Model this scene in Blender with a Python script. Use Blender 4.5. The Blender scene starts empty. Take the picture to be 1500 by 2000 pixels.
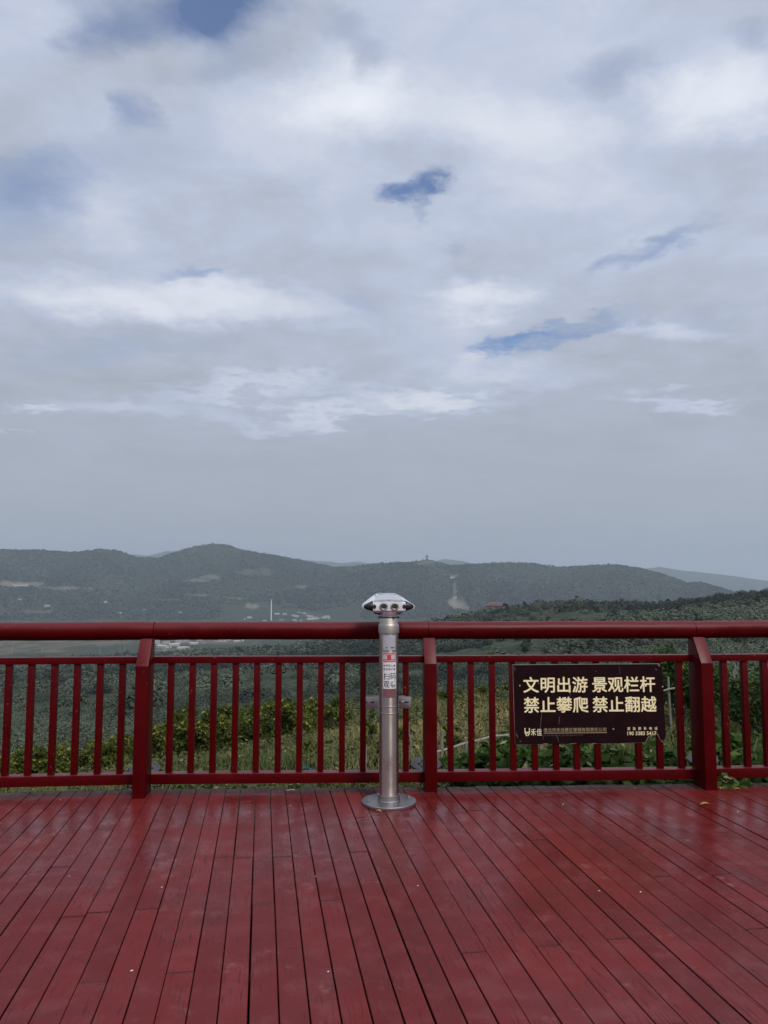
import bpy, bmesh, math, random
import numpy as np
from mathutils import Vector, Matrix, Euler

S = bpy.context.scene
COL = S.collection
R = math.radians
rng = random.Random(7)
nrg = np.random.default_rng(11)

# ------------------------------------------------------------------ camera
H = 1.5                      # eye height above the deck
F = 1502.0                   # focal length in pixels of the 1500x2000 photograph
PITCH = math.atan(136 / F)
cam_d = bpy.data.cameras.new('camera')
cam = bpy.data.objects.new('camera', cam_d); COL.objects.link(cam)
cam.location = (0, 0, H); cam.rotation_euler = (math.pi / 2 + PITCH, 0, 0)
cam_d.sensor_fit = 'VERTICAL'; cam_d.sensor_height = 36.0; cam_d.lens = F / 2000 * 36
cam_d.clip_start = 0.05; cam_d.clip_end = 60000
S.camera = cam

SUN_EL, SUN_AZ = R(48), R(152)     # azimuth clockwise from +Y (view direction)
SKY_STRENGTH = 0.1
# ------------------------------------------------------------------ helpers: rays and directions
def ray(px, py):
    u = (px - 750) / F; v = -(py - 1000) / F
    return Vector((u, math.cos(PITCH) - v * math.sin(PITCH), math.sin(PITCH) + v * math.cos(PITCH)))
def at(px, py, Y):                # the point on a ray at a known distance in front
    d = ray(px, py); t = Y / d.y
    return Vector((d.x * t, Y, H + d.z * t))
def on(px, py, z=0.0):            # the point on a ray at a known height
    d = ray(px, py); t = (z - H) / d.z
    return Vector((d.x * t, d.y * t, z))

# ------------------------------------------------------------------ world: sky and cloud deck
W = bpy.data.worlds.new('World'); S.world = W; W.use_nodes = True
def build_world():
    nt = W.node_tree; nt.nodes.clear(); N = nt.nodes.new; L = nt.links.new
    out = N('ShaderNodeOutputWorld'); bg = N('ShaderNodeBackground'); bg.inputs[1].default_value = SKY_STRENGTH
    L(bg.outputs[0], out.inputs[0])
    sky = N('ShaderNodeTexSky'); sky.sky_type = 'NISHITA'; sky.sun_disc = False
    sky.sun_elevation = SUN_EL; sky.sun_rotation = SUN_AZ; sky.air_density = 1.0; sky.dust_density = 0.6; sky.ozone_density = 2.5
    tc = N('ShaderNodeTexCoord'); D = tc.outputs['Generated']
    sep = N('ShaderNodeSeparateXYZ'); L(D, sep.inputs[0])
    def math_(op, a, b=None, c=None):
        m = N('ShaderNodeMath'); m.operation = op
        for i, q in enumerate((a, b, c)):
            if q is None: continue
            if isinstance(q, (int, float)): m.inputs[i].default_value = q
            else: L(q, m.inputs[i])
        return m.outputs[0]
    def maprange(v, a, b, c, d, smooth=True):
        m = N('ShaderNodeMapRange'); m.interpolation_type = 'SMOOTHSTEP' if smooth else 'LINEAR'
        L(v, m.inputs[0])
        for i, q in enumerate((a, b, c, d)): m.inputs[i + 1].default_value = q
        return m.outputs[0]
    # a flat cloud layer: direction projected on a horizontal plane
    zc = math_('ADD', math_('MAXIMUM', sep.outputs[2], 0.0), 0.08)
    px = math_('DIVIDE', sep.outputs[0], zc); py = math_('DIVIDE', sep.outputs[1], zc)
    comb = N('ShaderNodeCombineXYZ'); L(px, comb.inputs[0]); L(py, comb.inputs[1])
    P = comb.outputs[0]
    def noise(vec, scale, detail, rough=0.5, dist=0.0, off=(0, 0, 0)):
        mp = N('ShaderNodeMapping'); L(vec, mp.inputs[0]); mp.inputs[1].default_value = off
        n = N('ShaderNodeTexNoise'); n.inputs['Scale'].default_value = scale; n.inputs['Detail'].default_value = detail
        n.inputs['Roughness'].default_value = rough; n.inputs['Distortion'].default_value = dist
        L(mp.outputs[0], n.inputs['Vector']); return n
    # named cloud forms sit at fixed compass directions (gnomonic coordinates about north = +Y)
    ys = math_('MAXIMUM', sep.outputs[1], 0.02)
    gx = math_('DIVIDE', sep.outputs[0], ys); gz = math_('DIVIDE', sep.outputs[2], ys)
    gc = N('ShaderNodeCombineXYZ'); L(gx, gc.inputs[0]); L(gz, gc.inputs[1])
    wn = noise(P, 1.6, 6, 0.6, off=(3.1, 1.7, 0))
    wv = N('ShaderNodeVectorMath'); wv.operation = 'SUBTRACT'; L(wn.outputs['Color'], wv.inputs[0]); wv.inputs[1].default_value = (0.5, 0.5, 0.5)
    ws = N('ShaderNodeVectorMath'); ws.operation = 'MULTIPLY'; L(wv.outputs[0], ws.inputs[0]); ws.inputs[1].default_value = (0.20, 0.11, 0)
    wa = N('ShaderNodeVectorMath'); wa.operation = 'ADD'; L(gc.outputs[0], wa.inputs[0]); L(ws.outputs[0], wa.inputs[1])
    wn2 = noise(P, 5.0, 8, 0.66, off=(0.4, 5.1, 0)); wv2 = N('ShaderNodeVectorMath'); wv2.operation = 'SUBTRACT'; L(wn2.outputs['Color'], wv2.inputs[0]); wv2.inputs[1].default_value = (0.5, 0.5, 0.5)
    ws2 = N('ShaderNodeVectorMath'); ws2.operation = 'MULTIPLY'; L(wv2.outputs[0], ws2.inputs[0]); ws2.inputs[1].default_value = (0.17, 0.09, 0)
    wb = N('ShaderNodeVectorMath'); wb.operation = 'ADD'; L(wa.outputs[0], wb.inputs[0]); L(ws2.outputs[0], wb.inputs[1])
    G = wb.outputs[0]
    front = maprange(sep.outputs[1], 0.05, 0.25, 0, 1)
    def blobs(lst):
        tot = None
        for (x, y, rx, ry, ang, amp) in lst:
            d = ray(x, y); c = (d.x / d.y, d.z / d.y, 0)
            k = 1 / (F * d.y / math.sqrt(1)) * 1.35
            mp = N('ShaderNodeMapping'); mp.vector_type = 'TEXTURE'; L(G, mp.inputs[0])
            mp.inputs[1].default_value = c; mp.inputs[2].default_value = (0, 0, R(ang)); mp.inputs[3].default_value = (rx * k * 1.32, ry * k * 1.32, 1)
            ln = N('ShaderNodeVectorMath'); ln.operation = 'LENGTH'; L(mp.outputs[0], ln.inputs[0])
            v = math_('MULTIPLY', maprange(ln.outputs['Value'], 1.0, 0.05, 0, 1), amp)
            tot = v if tot is None else math_('ADD', tot, v)
        return math_('MULTIPLY', tot, front)
    holes = blobs([(835, 372, 48, 27, 15, 1.05), (858, 405, 20, 38, 0, .5), (330, 8, 170, 66, 0, .85), (215, 70, 70, 45, 0, .55), (430, -20, 90, 80, 0, .75),
                   (255, 212, 48, 34, -20, .55), (708, 118, 50, 34, 0, .55), (640, 60, 70, 40, -30, .45), (410, 120, 110, 34, 15, .45),
                   (1035, 672, 72, 19, 8, 1.05), (1130, 635, 115, 14, 14, .75), (1275, 470, 105, 21, 25, .65), (1225, 140, 85, 46, 25, .5), (1490, 66, 50, 36, 0, .5),
                   (372, 536, 50, 14, 0, .6), (30, 400, 120, 90, 0, .5), (905, 492, 34, 22, 0, .35), (705, 595, 60, 26, 0, .35), (280, 300, 170, 60, 0, .25),
                   (60, 340, 120, 50, 0, .3), (230, 690, 240, 24, 0, .3), (960, 530, 60, 16, 0, .25), (1380, 610, 110, 26, 0, .25)])
    brights = blobs([(310, 590, 290, 44, -4, .95), (1440, 170, 130, 75, 20, .75), (1380, 190, 90, 60, 0, .25), (650, 180, 110, 75, -10, .85), (800, 205, 140, 60, 0, .5), (1050, 255, 170, 48, 0, .6),
                     (935, 580, 90, 34, -5, .8), (850, 785, 120, 20, -6, .9), (640, 808, 190, 16, 0, .6), (70, 808, 60, 12, 0, .7), (260, 792, 160, 20, 0, .4),
                     (240, 450, 120, 70, -35, .35), (970, 735, 130, 30, 0, .45), (1285, 770, 60, 13, 0, .5), (1385, 790, 55, 13, -8, .6), (480, 760, 140, 14, 0, .5),
                     (1280, 630, 90, 22, 0, .5), (70, 40, 120, 70, 0, .35), (1000, 60, 260, 110, 0, .25), (480, 250, 170, 80, 0, .3), (1130, 350, 160, 60, 0, .25)])
    n1 = noise(P, 0.55, 7, 0.55, 0.3).outputs[0]; n2 = noise(P, 2.0, 9, 0.62, 0.35, (7, 2, 0)).outputs[0]
    n4 = noise(P, 5.5, 9, 0.66, 0.5, (2, 4, 0)).outputs[0]
    n3 = noise(P, 0.9, 6, 0.55, 0.4, (1, 9, 0)).outputs[0]
    sunv = N('ShaderNodeVectorMath'); sunv.operation = 'DOT_PRODUCT'; L(D, sunv.inputs[0])
    sunv.inputs[1].default_value = (math.cos(SUN_EL) * math.sin(SUN_AZ), math.cos(SUN_EL) * math.cos(SUN_AZ), math.sin(SUN_EL))
    glow = maprange(sunv.outputs['Value'], -0.5, 1.0, 0.96, 1.10, False)
    # brightness of the cloud base
    fade = maprange(sep.outputs[2], 0.10, 0.36, 0.2, 1)
    b = math_('ADD', math_('MULTIPLY', math_('SUBTRACT', n1, 0.5), 0.75), math_('MULTIPLY', math_('SUBTRACT', n2, 0.5), 0.44))
    b = math_('ADD', b, math_('MULTIPLY', math_('SUBTRACT', n4, 0.5), 0.34))
    b = math_('ADD', math_('MULTIPLY', b, fade), math_('MULTIPLY', brights, 0.44))
    b = math_('ADD', b, 0.27)
    low = maprange(sep.outputs[2], 0.03, 0.42, 0.0, 0.2, False)
    b = math_('ADD', b, low)
    ramp = N('ShaderNodeValToRGB'); L(b, ramp.inputs[0]); e = ramp.color_ramp
    def lin(c): return tuple(((q / 255) / 12.92 if q / 255 <= .04045 else ((q / 255 + .055) / 1.055) ** 2.4) for q in c) + (1,)
    e.elements[0].position = 0.05; e.elements[0].color = lin((143, 150, 168))
    e.elements[1].position = 1.0; e.elements[1].color = lin((232, 236, 244))
    for p_, c_ in ((0.3, (164, 171, 183)), (0.5, (182, 191, 211)), (0.72, (208, 213, 225))):
        q = e.elements.new(p_); q.color = lin(c_)
    cl = N('ShaderNodeVectorMath'); cl.operation = 'SCALE'; L(ramp.outputs[0], cl.inputs[0]); L(math_('MULTIPLY', glow, 8.5), cl.inputs['Scale'])
    hole = math_('ADD', math_('MULTIPLY', holes, 0.95), math_('MULTIPLY', maprange(n3, 0.60, 0.80, 0, .35), fade))
    hole = math_('ADD', hole, math_('MULTIPLY', math_('SUBTRACT', n2, 0.5), math_('MULTIPLY', holes, 2.0)))
    cov = maprange(hole, 0.10, 1.10, 0.0, 0.90, False)
    skyc = N('ShaderNodeVectorMath'); skyc.operation = 'MULTIPLY'; L(sky.outputs[0], skyc.inputs[0]); skyc.inputs[1].default_value = (0.62, 0.74, 0.92)
    mix = N('ShaderNodeMix'); mix.data_type = 'RGBA'; L(cov, mix.inputs['Factor']); L(cl.outputs[0], mix.inputs['A']); L(skyc.outputs[0], mix.inputs['B'])
    L(mix.outputs['Result'], bg.inputs[0])
build_world()

sd = bpy.data.lights.new('sun', 'SUN'); sd.energy = 1.7; sd.angle = R(18); sd.color = (1.0, 0.95, 0.88)
sun = bpy.data.objects.new('sun', sd); COL.objects.link(sun)
sun.rotation_euler = Vector((-math.cos(SUN_EL) * math.sin(SUN_AZ), -math.cos(SUN_EL) * math.cos(SUN_AZ), -math.sin(SUN_EL))).to_track_quat('-Z', 'Y').to_euler()

S.view_settings.view_transform = 'Standard'; S.view_settings.look = 'None'
S.view_settings.exposure = 0.4; S.view_settings.gamma = 1.0
S.render.engine = 'CYCLES'
S.cycles.use_denoising = True
S.cycles.max_bounces = 6; S.cycles.diffuse_bounces = 2; S.cycles.glossy_bounces = 3; S.cycles.volume_bounces = 1; S.cycles.transparent_max_bounces = 8

# ------------------------------------------------------------------ object helpers
def tag(o, label=None, cat=None, group=None, kind=None):
    if label: o['label'] = label
    if cat: o['category'] = cat
    if group: o['group'] = group
    if kind: o['kind'] = kind
    return o
def link(name, mesh, mats, parent=None):
    o = bpy.data.objects.new(name, mesh); COL.objects.link(o)
    for m in (mats if isinstance(mats, (list, tuple)) else [mats]):
        if m is not None and m.name not in [q.name for q in mesh.materials if q]: mesh.materials.append(m)
    if parent: o.parent = parent
    return o
def empty(name, loc=(0, 0, 0), rz=0.0):
    o = bpy.data.objects.new(name, None); COL.objects.link(o); o.location = loc; o.rotation_euler = (0, 0, rz); o.empty_display_size = .1
    return o
def smooth(me, ang=None):
    me.shade_smooth()
    if ang is not None: me.set_sharp_from_angle(angle=R(ang))
def bm_obj(name, bm, mats, parent=None, sm=None):
    me = bpy.data.meshes.new(name); bm.normal_update(); bm.to_mesh(me); bm.free()
    if sm: smooth(me, sm)
    return link(name, me, mats, parent)
def copy_tree(o, parent=None):
    c = o.copy(); COL.objects.link(c)
    if parent: c.parent = parent
    for ch in list(o.children): copy_tree(ch, c)
    return c
def add_box(bm, lo, hi, bevel=0.0, mat=None):
    vs = [bm.verts.new((x, y, z)) for x in (lo[0], hi[0]) for y in (lo[1], hi[1]) for z in (lo[2], hi[2])]
    fs = [bm.faces.new([vs[i] for i in q]) for q in ((0, 1, 3, 2), (4, 6, 7, 5), (0, 4, 5, 1), (2, 3, 7, 6), (0, 2, 6, 4), (1, 5, 7, 3))]
    if mat is not None: bmesh.ops.transform(bm, matrix=mat, verts=vs)
    if bevel:
        es = list({e for f in fs for e in f.edges})
        bmesh.ops.bevel(bm, geom=es, offset=bevel, segments=2, affect='EDGES', profile=.6)
def add_prism(bm, poly, y0, y1, bevel=0.0, seg=2):      # poly in (x, z), extruded along y
    a = [bm.verts.new((x, y0, z)) for x, z in poly]; b = [bm.verts.new((x, y1, z)) for x, z in poly]
    n = len(poly); fs = [bm.faces.new(a), bm.faces.new(b[::-1])]
    for i in range(n): fs.append(bm.faces.new((a[i], b[i], b[(i + 1) % n], a[(i + 1) % n])))
    if bevel: bmesh.ops.bevel(bm, geom=list({e for f in fs for e in f.edges}), offset=bevel, segments=seg, affect='EDGES', profile=.6)
    bmesh.ops.recalc_face_normals(bm, faces=bm.faces)
def add_lathe(bm, prof, n=32, mat=None, cap=True):       # prof = [(r, z)]
    rings = []
    for r, z in prof:
        rings.append([bm.verts.new((r * math.cos(2 * math.pi * k / n), r * math.sin(2 * math.pi * k / n), z)) for k in range(n)])
    for a, b in zip(rings, rings[1:]):
        for k in range(n): bm.faces.new((a[k], a[(k + 1) % n], b[(k + 1) % n], b[k]))
    if cap: bm.faces.new(rings[0][::-1]); bm.faces.new(rings[-1])
    if mat is not None: bmesh.ops.transform(bm, matrix=mat, verts=[v for r_ in rings for v in r_])
def add_tube(bm, pts, rad, n=8):
    pts = [Vector(p) for p in pts]; rings = []
    if not isinstance(rad, (list, tuple)): rad = [rad] * len(pts)
    for i, p in enumerate(pts):
        t = (pts[min(i + 1, len(pts) - 1)] - pts[max(i - 1, 0)]).normalized()
        u = t.cross(Vector((0, 0, 1)))
        if u.length < .05: u = t.cross(Vector((0, 1, 0)))
        u.normalize(); v = t.cross(u)
        rings.append([bm.verts.new(p + (u * math.cos(2 * math.pi * k / n) + v * math.sin(2 * math.pi * k / n)) * rad[i]) for k in range(n)])
    for a, b in zip(rings, rings[1:]):
        for k in range(n): bm.faces.new((a[k], a[(k + 1) % n], b[(k + 1) % n], b[k]))
    bm.faces.new(rings[0][::-1]); bm.faces.new(rings[-1])
def np_mesh(name, V, Fq, k=4, attrs=None, sm=False):
    me = bpy.data.meshes.new(name); V = np.asarray(V, np.float32); Fq = np.asarray(Fq, np.int32)
    me.vertices.add(len(V)); me.vertices.foreach_set('co', V.ravel())
    nf = len(Fq); me.loops.add(nf * k); me.loops.foreach_set('vertex_index', Fq.ravel())
    me.polygons.add(nf); me.polygons.foreach_set('loop_start', np.arange(nf, dtype=np.int32) * k)
    for an, av in (attrs or {}).items():
        av = np.asarray(av, np.float32)
        if av.ndim == 1: at_ = me.attributes.new(an, 'FLOAT', 'POINT'); at_.data.foreach_set('value', av)
        else: at_ = me.attributes.new(an, 'FLOAT_COLOR', 'POINT'); at_.data.foreach_set('color', av.ravel())
    me.polygons.foreach_set('use_smooth', np.full(nf, bool(sm)))
    me.update(calc_edges=True); me.validate()
    return me

# ------------------------------------------------------------------ material helpers
class NT:
    def __init__(s, name):
        s.m = bpy.data.materials.new(name); s.m.use_nodes = True; s.t = s.m.node_tree; s.t.nodes.clear()
        s.o = s.N('ShaderNodeOutputMaterial'); s.p = s.N('ShaderNodeBsdfPrincipled'); s.L(s.p.outputs[0], s.o.inputs[0])
        s.tc = s.N('ShaderNodeTexCoord')
    def N(s, k): return s.t.nodes.new(k)
    def L(s, a, b): s.t.links.new(a, b)
    def setv(s, sock, v):
        if isinstance(v, bpy.types.NodeSocket): s.L(v, sock)
        elif isinstance(v, (tuple, list)) and sock.type == 'RGBA': sock.default_value = tuple(v) + ((1,) if len(v) == 3 else ())
        else: sock.default_value = v
    def P(s, **kw):
        for k, v in kw.items(): s.setv(s.p.inputs[k.replace('_', ' ')], v)
        return s.m
    def noise(s, scale, detail=4, rough=.55, vec=None, stretch=None, dist=0.0, rot=None):
        v = vec if vec is not None else s.tc.outputs['Object']
        if stretch or rot:
            mp = s.N('ShaderNodeMapping'); s.L(v, mp.inputs[0])
            if stretch: mp.inputs[3].default_value = stretch
            if rot: mp.inputs[2].default_value = rot
            v = mp.outputs[0]
        n = s.N('ShaderNodeTexNoise'); s.L(v, n.inputs['Vector'])
        n.inputs['Scale'].default_value = scale; n.inputs['Detail'].default_value = detail; n.inputs['Roughness'].default_value = rough; n.inputs['Distortion'].default_value = dist
        return n.outputs[0]
    def rng(s, v, a, b, c=0.0, d=1.0, smooth=False):
        m = s.N('ShaderNodeMapRange'); m.interpolation_type = 'SMOOTHSTEP' if smooth else 'LINEAR'; s.L(v, m.inputs[0])
        for i, q in enumerate((a, b, c, d)): m.inputs[i + 1].default_value = q
        return m.outputs[0]
    def mix(s, f, a, b):
        m = s.N('ShaderNodeMix'); m.data_type = 'RGBA'; s.setv(m.inputs['Factor'], f); s.setv(m.inputs['A'], a); s.setv(m.inputs['B'], b)
        return m.outputs['Result']
    def math(s, op, a, b=0.0):
        m = s.N('ShaderNodeMath'); m.operation = op; s.setv(m.inputs[0], a); s.setv(m.inputs[1], b); return m.outputs[0]
    def attr(s, n, out='Fac'):
        a = s.N('ShaderNodeAttribute'); a.attribute_name = n; return a.outputs[out]
    def bump(s, h, strength=.3, dist=.01):
        b = s.N('ShaderNodeBump'); b.inputs['Strength'].default_value = strength; b.inputs['Distance'].default_value = dist
        s.L(h, b.inputs['Height']); s.L(b.outputs[0], s.p.inputs['Normal'])
def simple(name, col, rough=.5, metal=0.0, var=.15, scale=30, bump=0.0, spec=.5):
    t = NT(name); n = t.noise(scale)
    c = t.mix(t.rng(n, .3, .7), tuple(q * (1 - var) for q in col), tuple(min(1, q * (1 + var)) for q in col))
    t.P(Base_Color=c, Roughness=t.rng(n, .3, .7, max(rough - .06, .02), min(rough + .08, 1)), Metallic=metal, Specular_IOR_Level=spec)
    if bump: t.bump(n, bump, .004)
    return t.m

RED = (0.062, 0.0010, 0.0020)
def red_paint(name, stretch):
    t = NT(name)
    g = t.noise(9, 6, .6, stretch=stretch); n = t.noise(3, 5); f = t.noise(55, 3)
    c = t.mix(t.rng(n, .35, .7), RED, tuple(q * 1.45 for q in RED))
    geo = t.N('ShaderNodeNewGeometry'); sx = t.N('ShaderNodeSeparateXYZ'); t.L(geo.outputs['Normal'], sx.inputs[0])
    sky_sheen = t.rng(t.math('ADD', sx.outputs[2], t.math('MULTIPLY', t.math('SUBTRACT', n, .5), .5)), .10, .75, 0, 1, True)  # upward faces paler: reflected sky painted into the paint colour
    c = t.mix(sky_sheen, c, (.128, .018, .022))
    chip = t.rng(t.math('ADD', f, t.math('MULTIPLY', g, .35)), .90, .94)
    c = t.mix(t.math('MULTIPLY', chip, .7), c, (.30, .17, .13))
    crack = t.rng(t.noise(26, 4, .6, stretch=stretch), .30, .24)
    c = t.mix(t.math('MULTIPLY', crack, .55), c, (.015, .002, .003))
    t.P(Base_Color=c, Roughness=t.rng(n, .3, .7, .30, .46), Specular_IOR_Level=t.rng(sky_sheen, 0, 1, .10, .18))
    t.bump(t.math('ADD', g, t.math('MULTIPLY', f, .25)), .35, .004)
    return t.m
M = {}
M['red_x'] = red_paint('red paint on rails', (.12, 1, 1))
M['red_z'] = red_paint('red paint on uprights', (1, 1, .12))

def deck_mat():
    t = NT('worn red deck paint')
    uv = t.N('ShaderNodeUVMap'); uv.uv_map = 'grain'; U = uv.outputs[0]
    rnd = t.attr('rnd'); pos = t.tc.outputs['Object']
    grain = t.noise(1.0, 6, .62, vec=U, stretch=(9, 150, 1)); fine = t.noise(1.0, 4, .6, vec=U, stretch=(30, 420, 1))
    blot = t.noise(1.5, 6, .58, vec=pos); blot2 = t.noise(6.5, 6, .6, vec=pos); dots = t.noise(70, 2, .5, vec=pos)
    c = t.mix(t.rng(rnd, 0, 1), (.116, .0090, .0080), (.170, .0150, .0130))
    c = t.mix(t.rng(blot, .45, .66, 0, .9), c, (.112, .0105, .0110))                       # glossier, less faded paint
    c = t.mix(t.rng(blot2, .50, .70, 0, .7), c, (.176, .032, .033))                      # scuffed and chalked
    scuff = t.math('MULTIPLY', t.rng(t.noise(3.1, 8, .7, vec=pos, stretch=(1, 1, 1)), .58, .72), t.rng(t.noise(24, 4, vec=pos), .42, .62))
    c = t.mix(t.math('MULTIPLY', scuff, .42), c, (.44, .25, .21))
    stain = t.math('MULTIPLY', t.rng(t.noise(2.3, 6, .65, vec=pos, dist=.6), .54, .68), t.rng(t.noise(15, 5, .7, vec=pos), .38, .60))
    c = t.mix(t.math('MULTIPLY', stain, .55), c, (.055, .012, .012))
    # drying cracks along the grain, only on some boards and some stretches of them
    where = t.math('MULTIPLY', t.rng(t.noise(2.6, 4, vec=pos), .40, .55), t.rng(rnd, .1, .9, .35, 1))
    crack = t.math('MULTIPLY', t.rng(t.noise(1.0, 3, .6, vec=U, stretch=(5, 105, 1), dist=.3), .405, .345), where)
    c = t.mix(t.math('MULTIPLY', crack, .85), c, (.022, .004, .005))
    c = t.mix(t.rng(fine, .55, .85, 0, .25), c, (.10, .018, .018))
    spk = t.rng(dots, .775, .80); c = t.mix(t.math('MULTIPLY', spk, .7), c, (.55, .42, .36))
    # grit swept against the railing, with contact shade under the rail painted in
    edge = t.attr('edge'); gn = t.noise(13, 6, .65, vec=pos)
    dirt_shade = t.rng(t.math('ADD', edge, t.math('MULTIPLY', t.math('SUBTRACT', gn, .5), .9)), .34, .72, 0, .85, True)
    c = t.mix(dirt_shade, c, t.mix(t.rng(t.noise(38, 4, vec=pos), .35, .65), (.026, .014, .014), (.082, .052, .052)))
    ends = t.attr('ends'); c = t.mix(t.math('MULTIPLY', t.rng(t.math('ADD', ends, t.math('MULTIPLY', t.math('SUBTRACT', t.noise(60, 4, vec=pos), .5), .9)),   .75, 1.0), .60), c, (.030, .006, .007))
    side = t.attr('side'); c = t.mix(side, c, (.035, .006, .007))
    rough = t.rng(t.math('ADD', t.math('MULTIPLY', blot, .7), t.math('MULTIPLY', blot2, .4)), .40, .66, .40, .11)
    rough = t.math('ADD', rough, t.math('MULTIPLY', dirt_shade, .3)); rough = t.math('ADD', rough, t.math('MULTIPLY', fine, .08))
    t.P(Base_Color=c, Roughness=rough, Specular_IOR_Level=.17)
    h = t.math('ADD', t.math('MULTIPLY', grain, .6), t.math('SUBTRACT', t.math('MULTIPLY', blot2, .8), t.math('MULTIPLY', crack, 1.2)))
    t.bump(h, .30, .004)
    return t.m
M['deck'] = deck_mat()
M['nail'] = simple('dark painted nail heads', (.030, .008, .008), .5)
M['joist'] = simple('dark joist timber', (.06, .02, .02), .8)

def steel(name, col, rough, stretch, aniso=False, arot=0.0):
    t = NT(name); a = t.noise(7, 5, stretch=stretch); b = t.noise(5, 6, .6); c = t.noise(90, 2, stretch=stretch)
    col2 = t.mix(t.rng(b, .4, .75, 0, .55), col, tuple(q * .55 for q in col)); col2 = t.mix(t.rng(a, .5, .8, 0, .4), col2, tuple(min(1, q * 1.25) for q in col))
    t.P(Base_Color=col2, Metallic=1.0, Roughness=t.rng(b, .3, .7, rough - .06, rough + .14)); t.bump(c, .05, .001)
    if aniso:
        tg = t.N('ShaderNodeTangent'); tg.direction_type = 'RADIAL'; tg.axis = 'Z'; t.L(tg.outputs[0], t.p.inputs['Tangent']); t.P(Anisotropic=.85, Anisotropic_Rotation=arot)
    return t.m
M['steel'] = steel('brushed stainless steel', (.58, .53, .47), .30, (1, 1, .1), True, 0.25)
M['plate_steel'] = steel('dull stainless plate', (.42, .39, .39), .36, (1, 1, 1))
M['collar_steel'] = steel('dull warm steel collar', (.44, .40, .36), .46, (1, 1, 1))
M['silver'] = simple('silver lacquer', (.74, .76, .79), .26, .1, .06, 60)
M['silver_grey'] = simple('satin grey lacquer', (.50, .51, .55), .34, .3, .06, 60)
M['chin'] = simple('polished steel with red reflection tint', (.30, .20, .22), .3, .9, .1)  # dark reddish tint: a red reflection painted into the metal's base colour
M['black'] = simple('black plastic', (.012, .012, .013), .38, 0, .2)
M['brass'] = simple('brass eyepiece ring', (.50, .40, .28), .3, .9, .1)
M['lens'] = simple('dark coated lens', (.02, .03, .03), .06, 0, .1, spec=.9)
M['rubber'] = simple('dark rubber', (.02, .02, .02), .7)
M['white_sticker'] = simple('white sticker film', (.72, .72, .73), .45, 0, .04)
M['red_sticker'] = simple('red sticker film', (.56, .045, .065), .4, 0, .06)
M['pale_square'] = simple('pale grey print', (.50, .50, .52), .45, 0, .08)
M['ink'] = simple('black ink', (.02, .02, .025), .5)
M['tape'] = simple('maroon tape', (.19, .085, .095), .38, 0, .1)
M['sign'] = simple('dark brown sign enamel', (.0125, .0032, .0045), .42, 0, .25, 12, spec=.12)
M['gold'] = simple('cream gold lettering', (.93, .80, .47), .5, 0, .05)
M['dim_gold'] = simple('faded gold lettering', (.38, .28, .16), .55, 0, .15)
M['dim_text'] = simple('dim brown lettering', (.085, .055, .045), .55, 0, .15)
M['sign_edge'] = simple('bare aluminium edge', (.42, .36, .32), .45, .6, .2)
M['lamp_body'] = simple('black cast lamp body', (.012, .010, .011), .45)
M['lamp_ring'] = simple('grey lamp ring', (.10, .09, .10), .5, .3)
M['lamp_glass'] = simple('dusty lamp lens', (.09, .08, .09), .4, 0, .5, 120)
M['teal'] = simple('teal netting', (.02, .23, .19), .6, 0, .3, 60)
M['bark'] = simple('grey brown bark', (.10, .08, .06), .85, 0, .3, 8, .4)
M['bamboo'] = simple('weathered bamboo', (.20, .18, .14), .65, 0, .25, 20)
M['pale_pole'] = simple('pale peeled pole', (.26, .235, .19), .6, 0, .25, 20)
M['white_wall'] = simple('white plaster wall', (.42, .41, .40), .8, 0, .08, .3)
M['grey_roof'] = simple('grey tiled roof', (.22, .21, .21), .8, 0, .2, .5)
M['blue_roof'] = simple('blue sheet roof', (.13, .25, .48), .5, 0, .1, .5)
M['pink_roof'] = simple('faded red sheet roof', (.26, .13, .13), .6, 0, .15, .3)
M['tile_roof'] = simple('brown glazed tile', (.11, .085, .075), .6, 0, .2, .3)
M['pagoda_wall'] = simple('pale pagoda wall', (.42, .36, .33), .8, 0, .15, .3)
M['white_paint'] = simple('white chimney paint', (.72, .72, .71), .7, 0, .06, .1)
M['dark_glass'] = simple('dark window', (.03, .035, .04), .2)
M['board_white'] = simple('white board', (.62, .63, .66), .6, 0, .06, 1)
M['concrete'] = simple('grey concrete', (.30, .29, .28), .85, 0, .15, .5)
M['dry_leaf'] = simple('yellow fallen leaf', (.62, .40, .12), .6, 0, .2, 90)
M['flake'] = simple('white paint flake', (.70, .66, .60), .6, 0, .1)
M['twig'] = simple('dry twig', (.34, .24, .17), .8)

def leaf_mat(name, dark, light, odd=None, odd_at=.86, trans=.30, obj_var=True):
    t = NT(name); r = t.attr('tint')
    if obj_var:
        oi = t.N('ShaderNodeObjectInfo'); r = t.math('ADD', t.math('MULTIPLY', r, .8), t.math('MULTIPLY', oi.outputs['Random'], .2))
    c = t.mix(r, dark, light)
    if odd: c = t.mix(t.rng(t.attr('odd'), odd_at, odd_at + .01), c, odd)
    t.P(Base_Color=c, Roughness=.6, Specular_IOR_Level=.22)
    if trans:
        tr = t.N('ShaderNodeBsdfTranslucent'); t.L(c, tr.inputs[0]); ms = t.N('ShaderNodeMixShader'); ms.inputs[0].default_value = trans
        t.L(t.p.outputs[0], ms.inputs[1]); t.L(tr.outputs[0], ms.inputs[2]); t.L(ms.outputs[0], t.o.inputs[0])
    return t.m
M['bush_leaf'] = leaf_mat('yellow green leaves', (.030, .050, .010), (.140, .165, .030), (.38, .30, .05), .93)
M['scrub_leaf'] = leaf_mat('grey green scrub leaves', (.019, .029, .022), (.112, .133, .086), None, obj_var=False, trans=.15)
M['tree_leaf'] = leaf_mat('dark ridge tree leaves', (.020, .030, .022), (.070, .084, .056), None, trans=.15)
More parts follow.
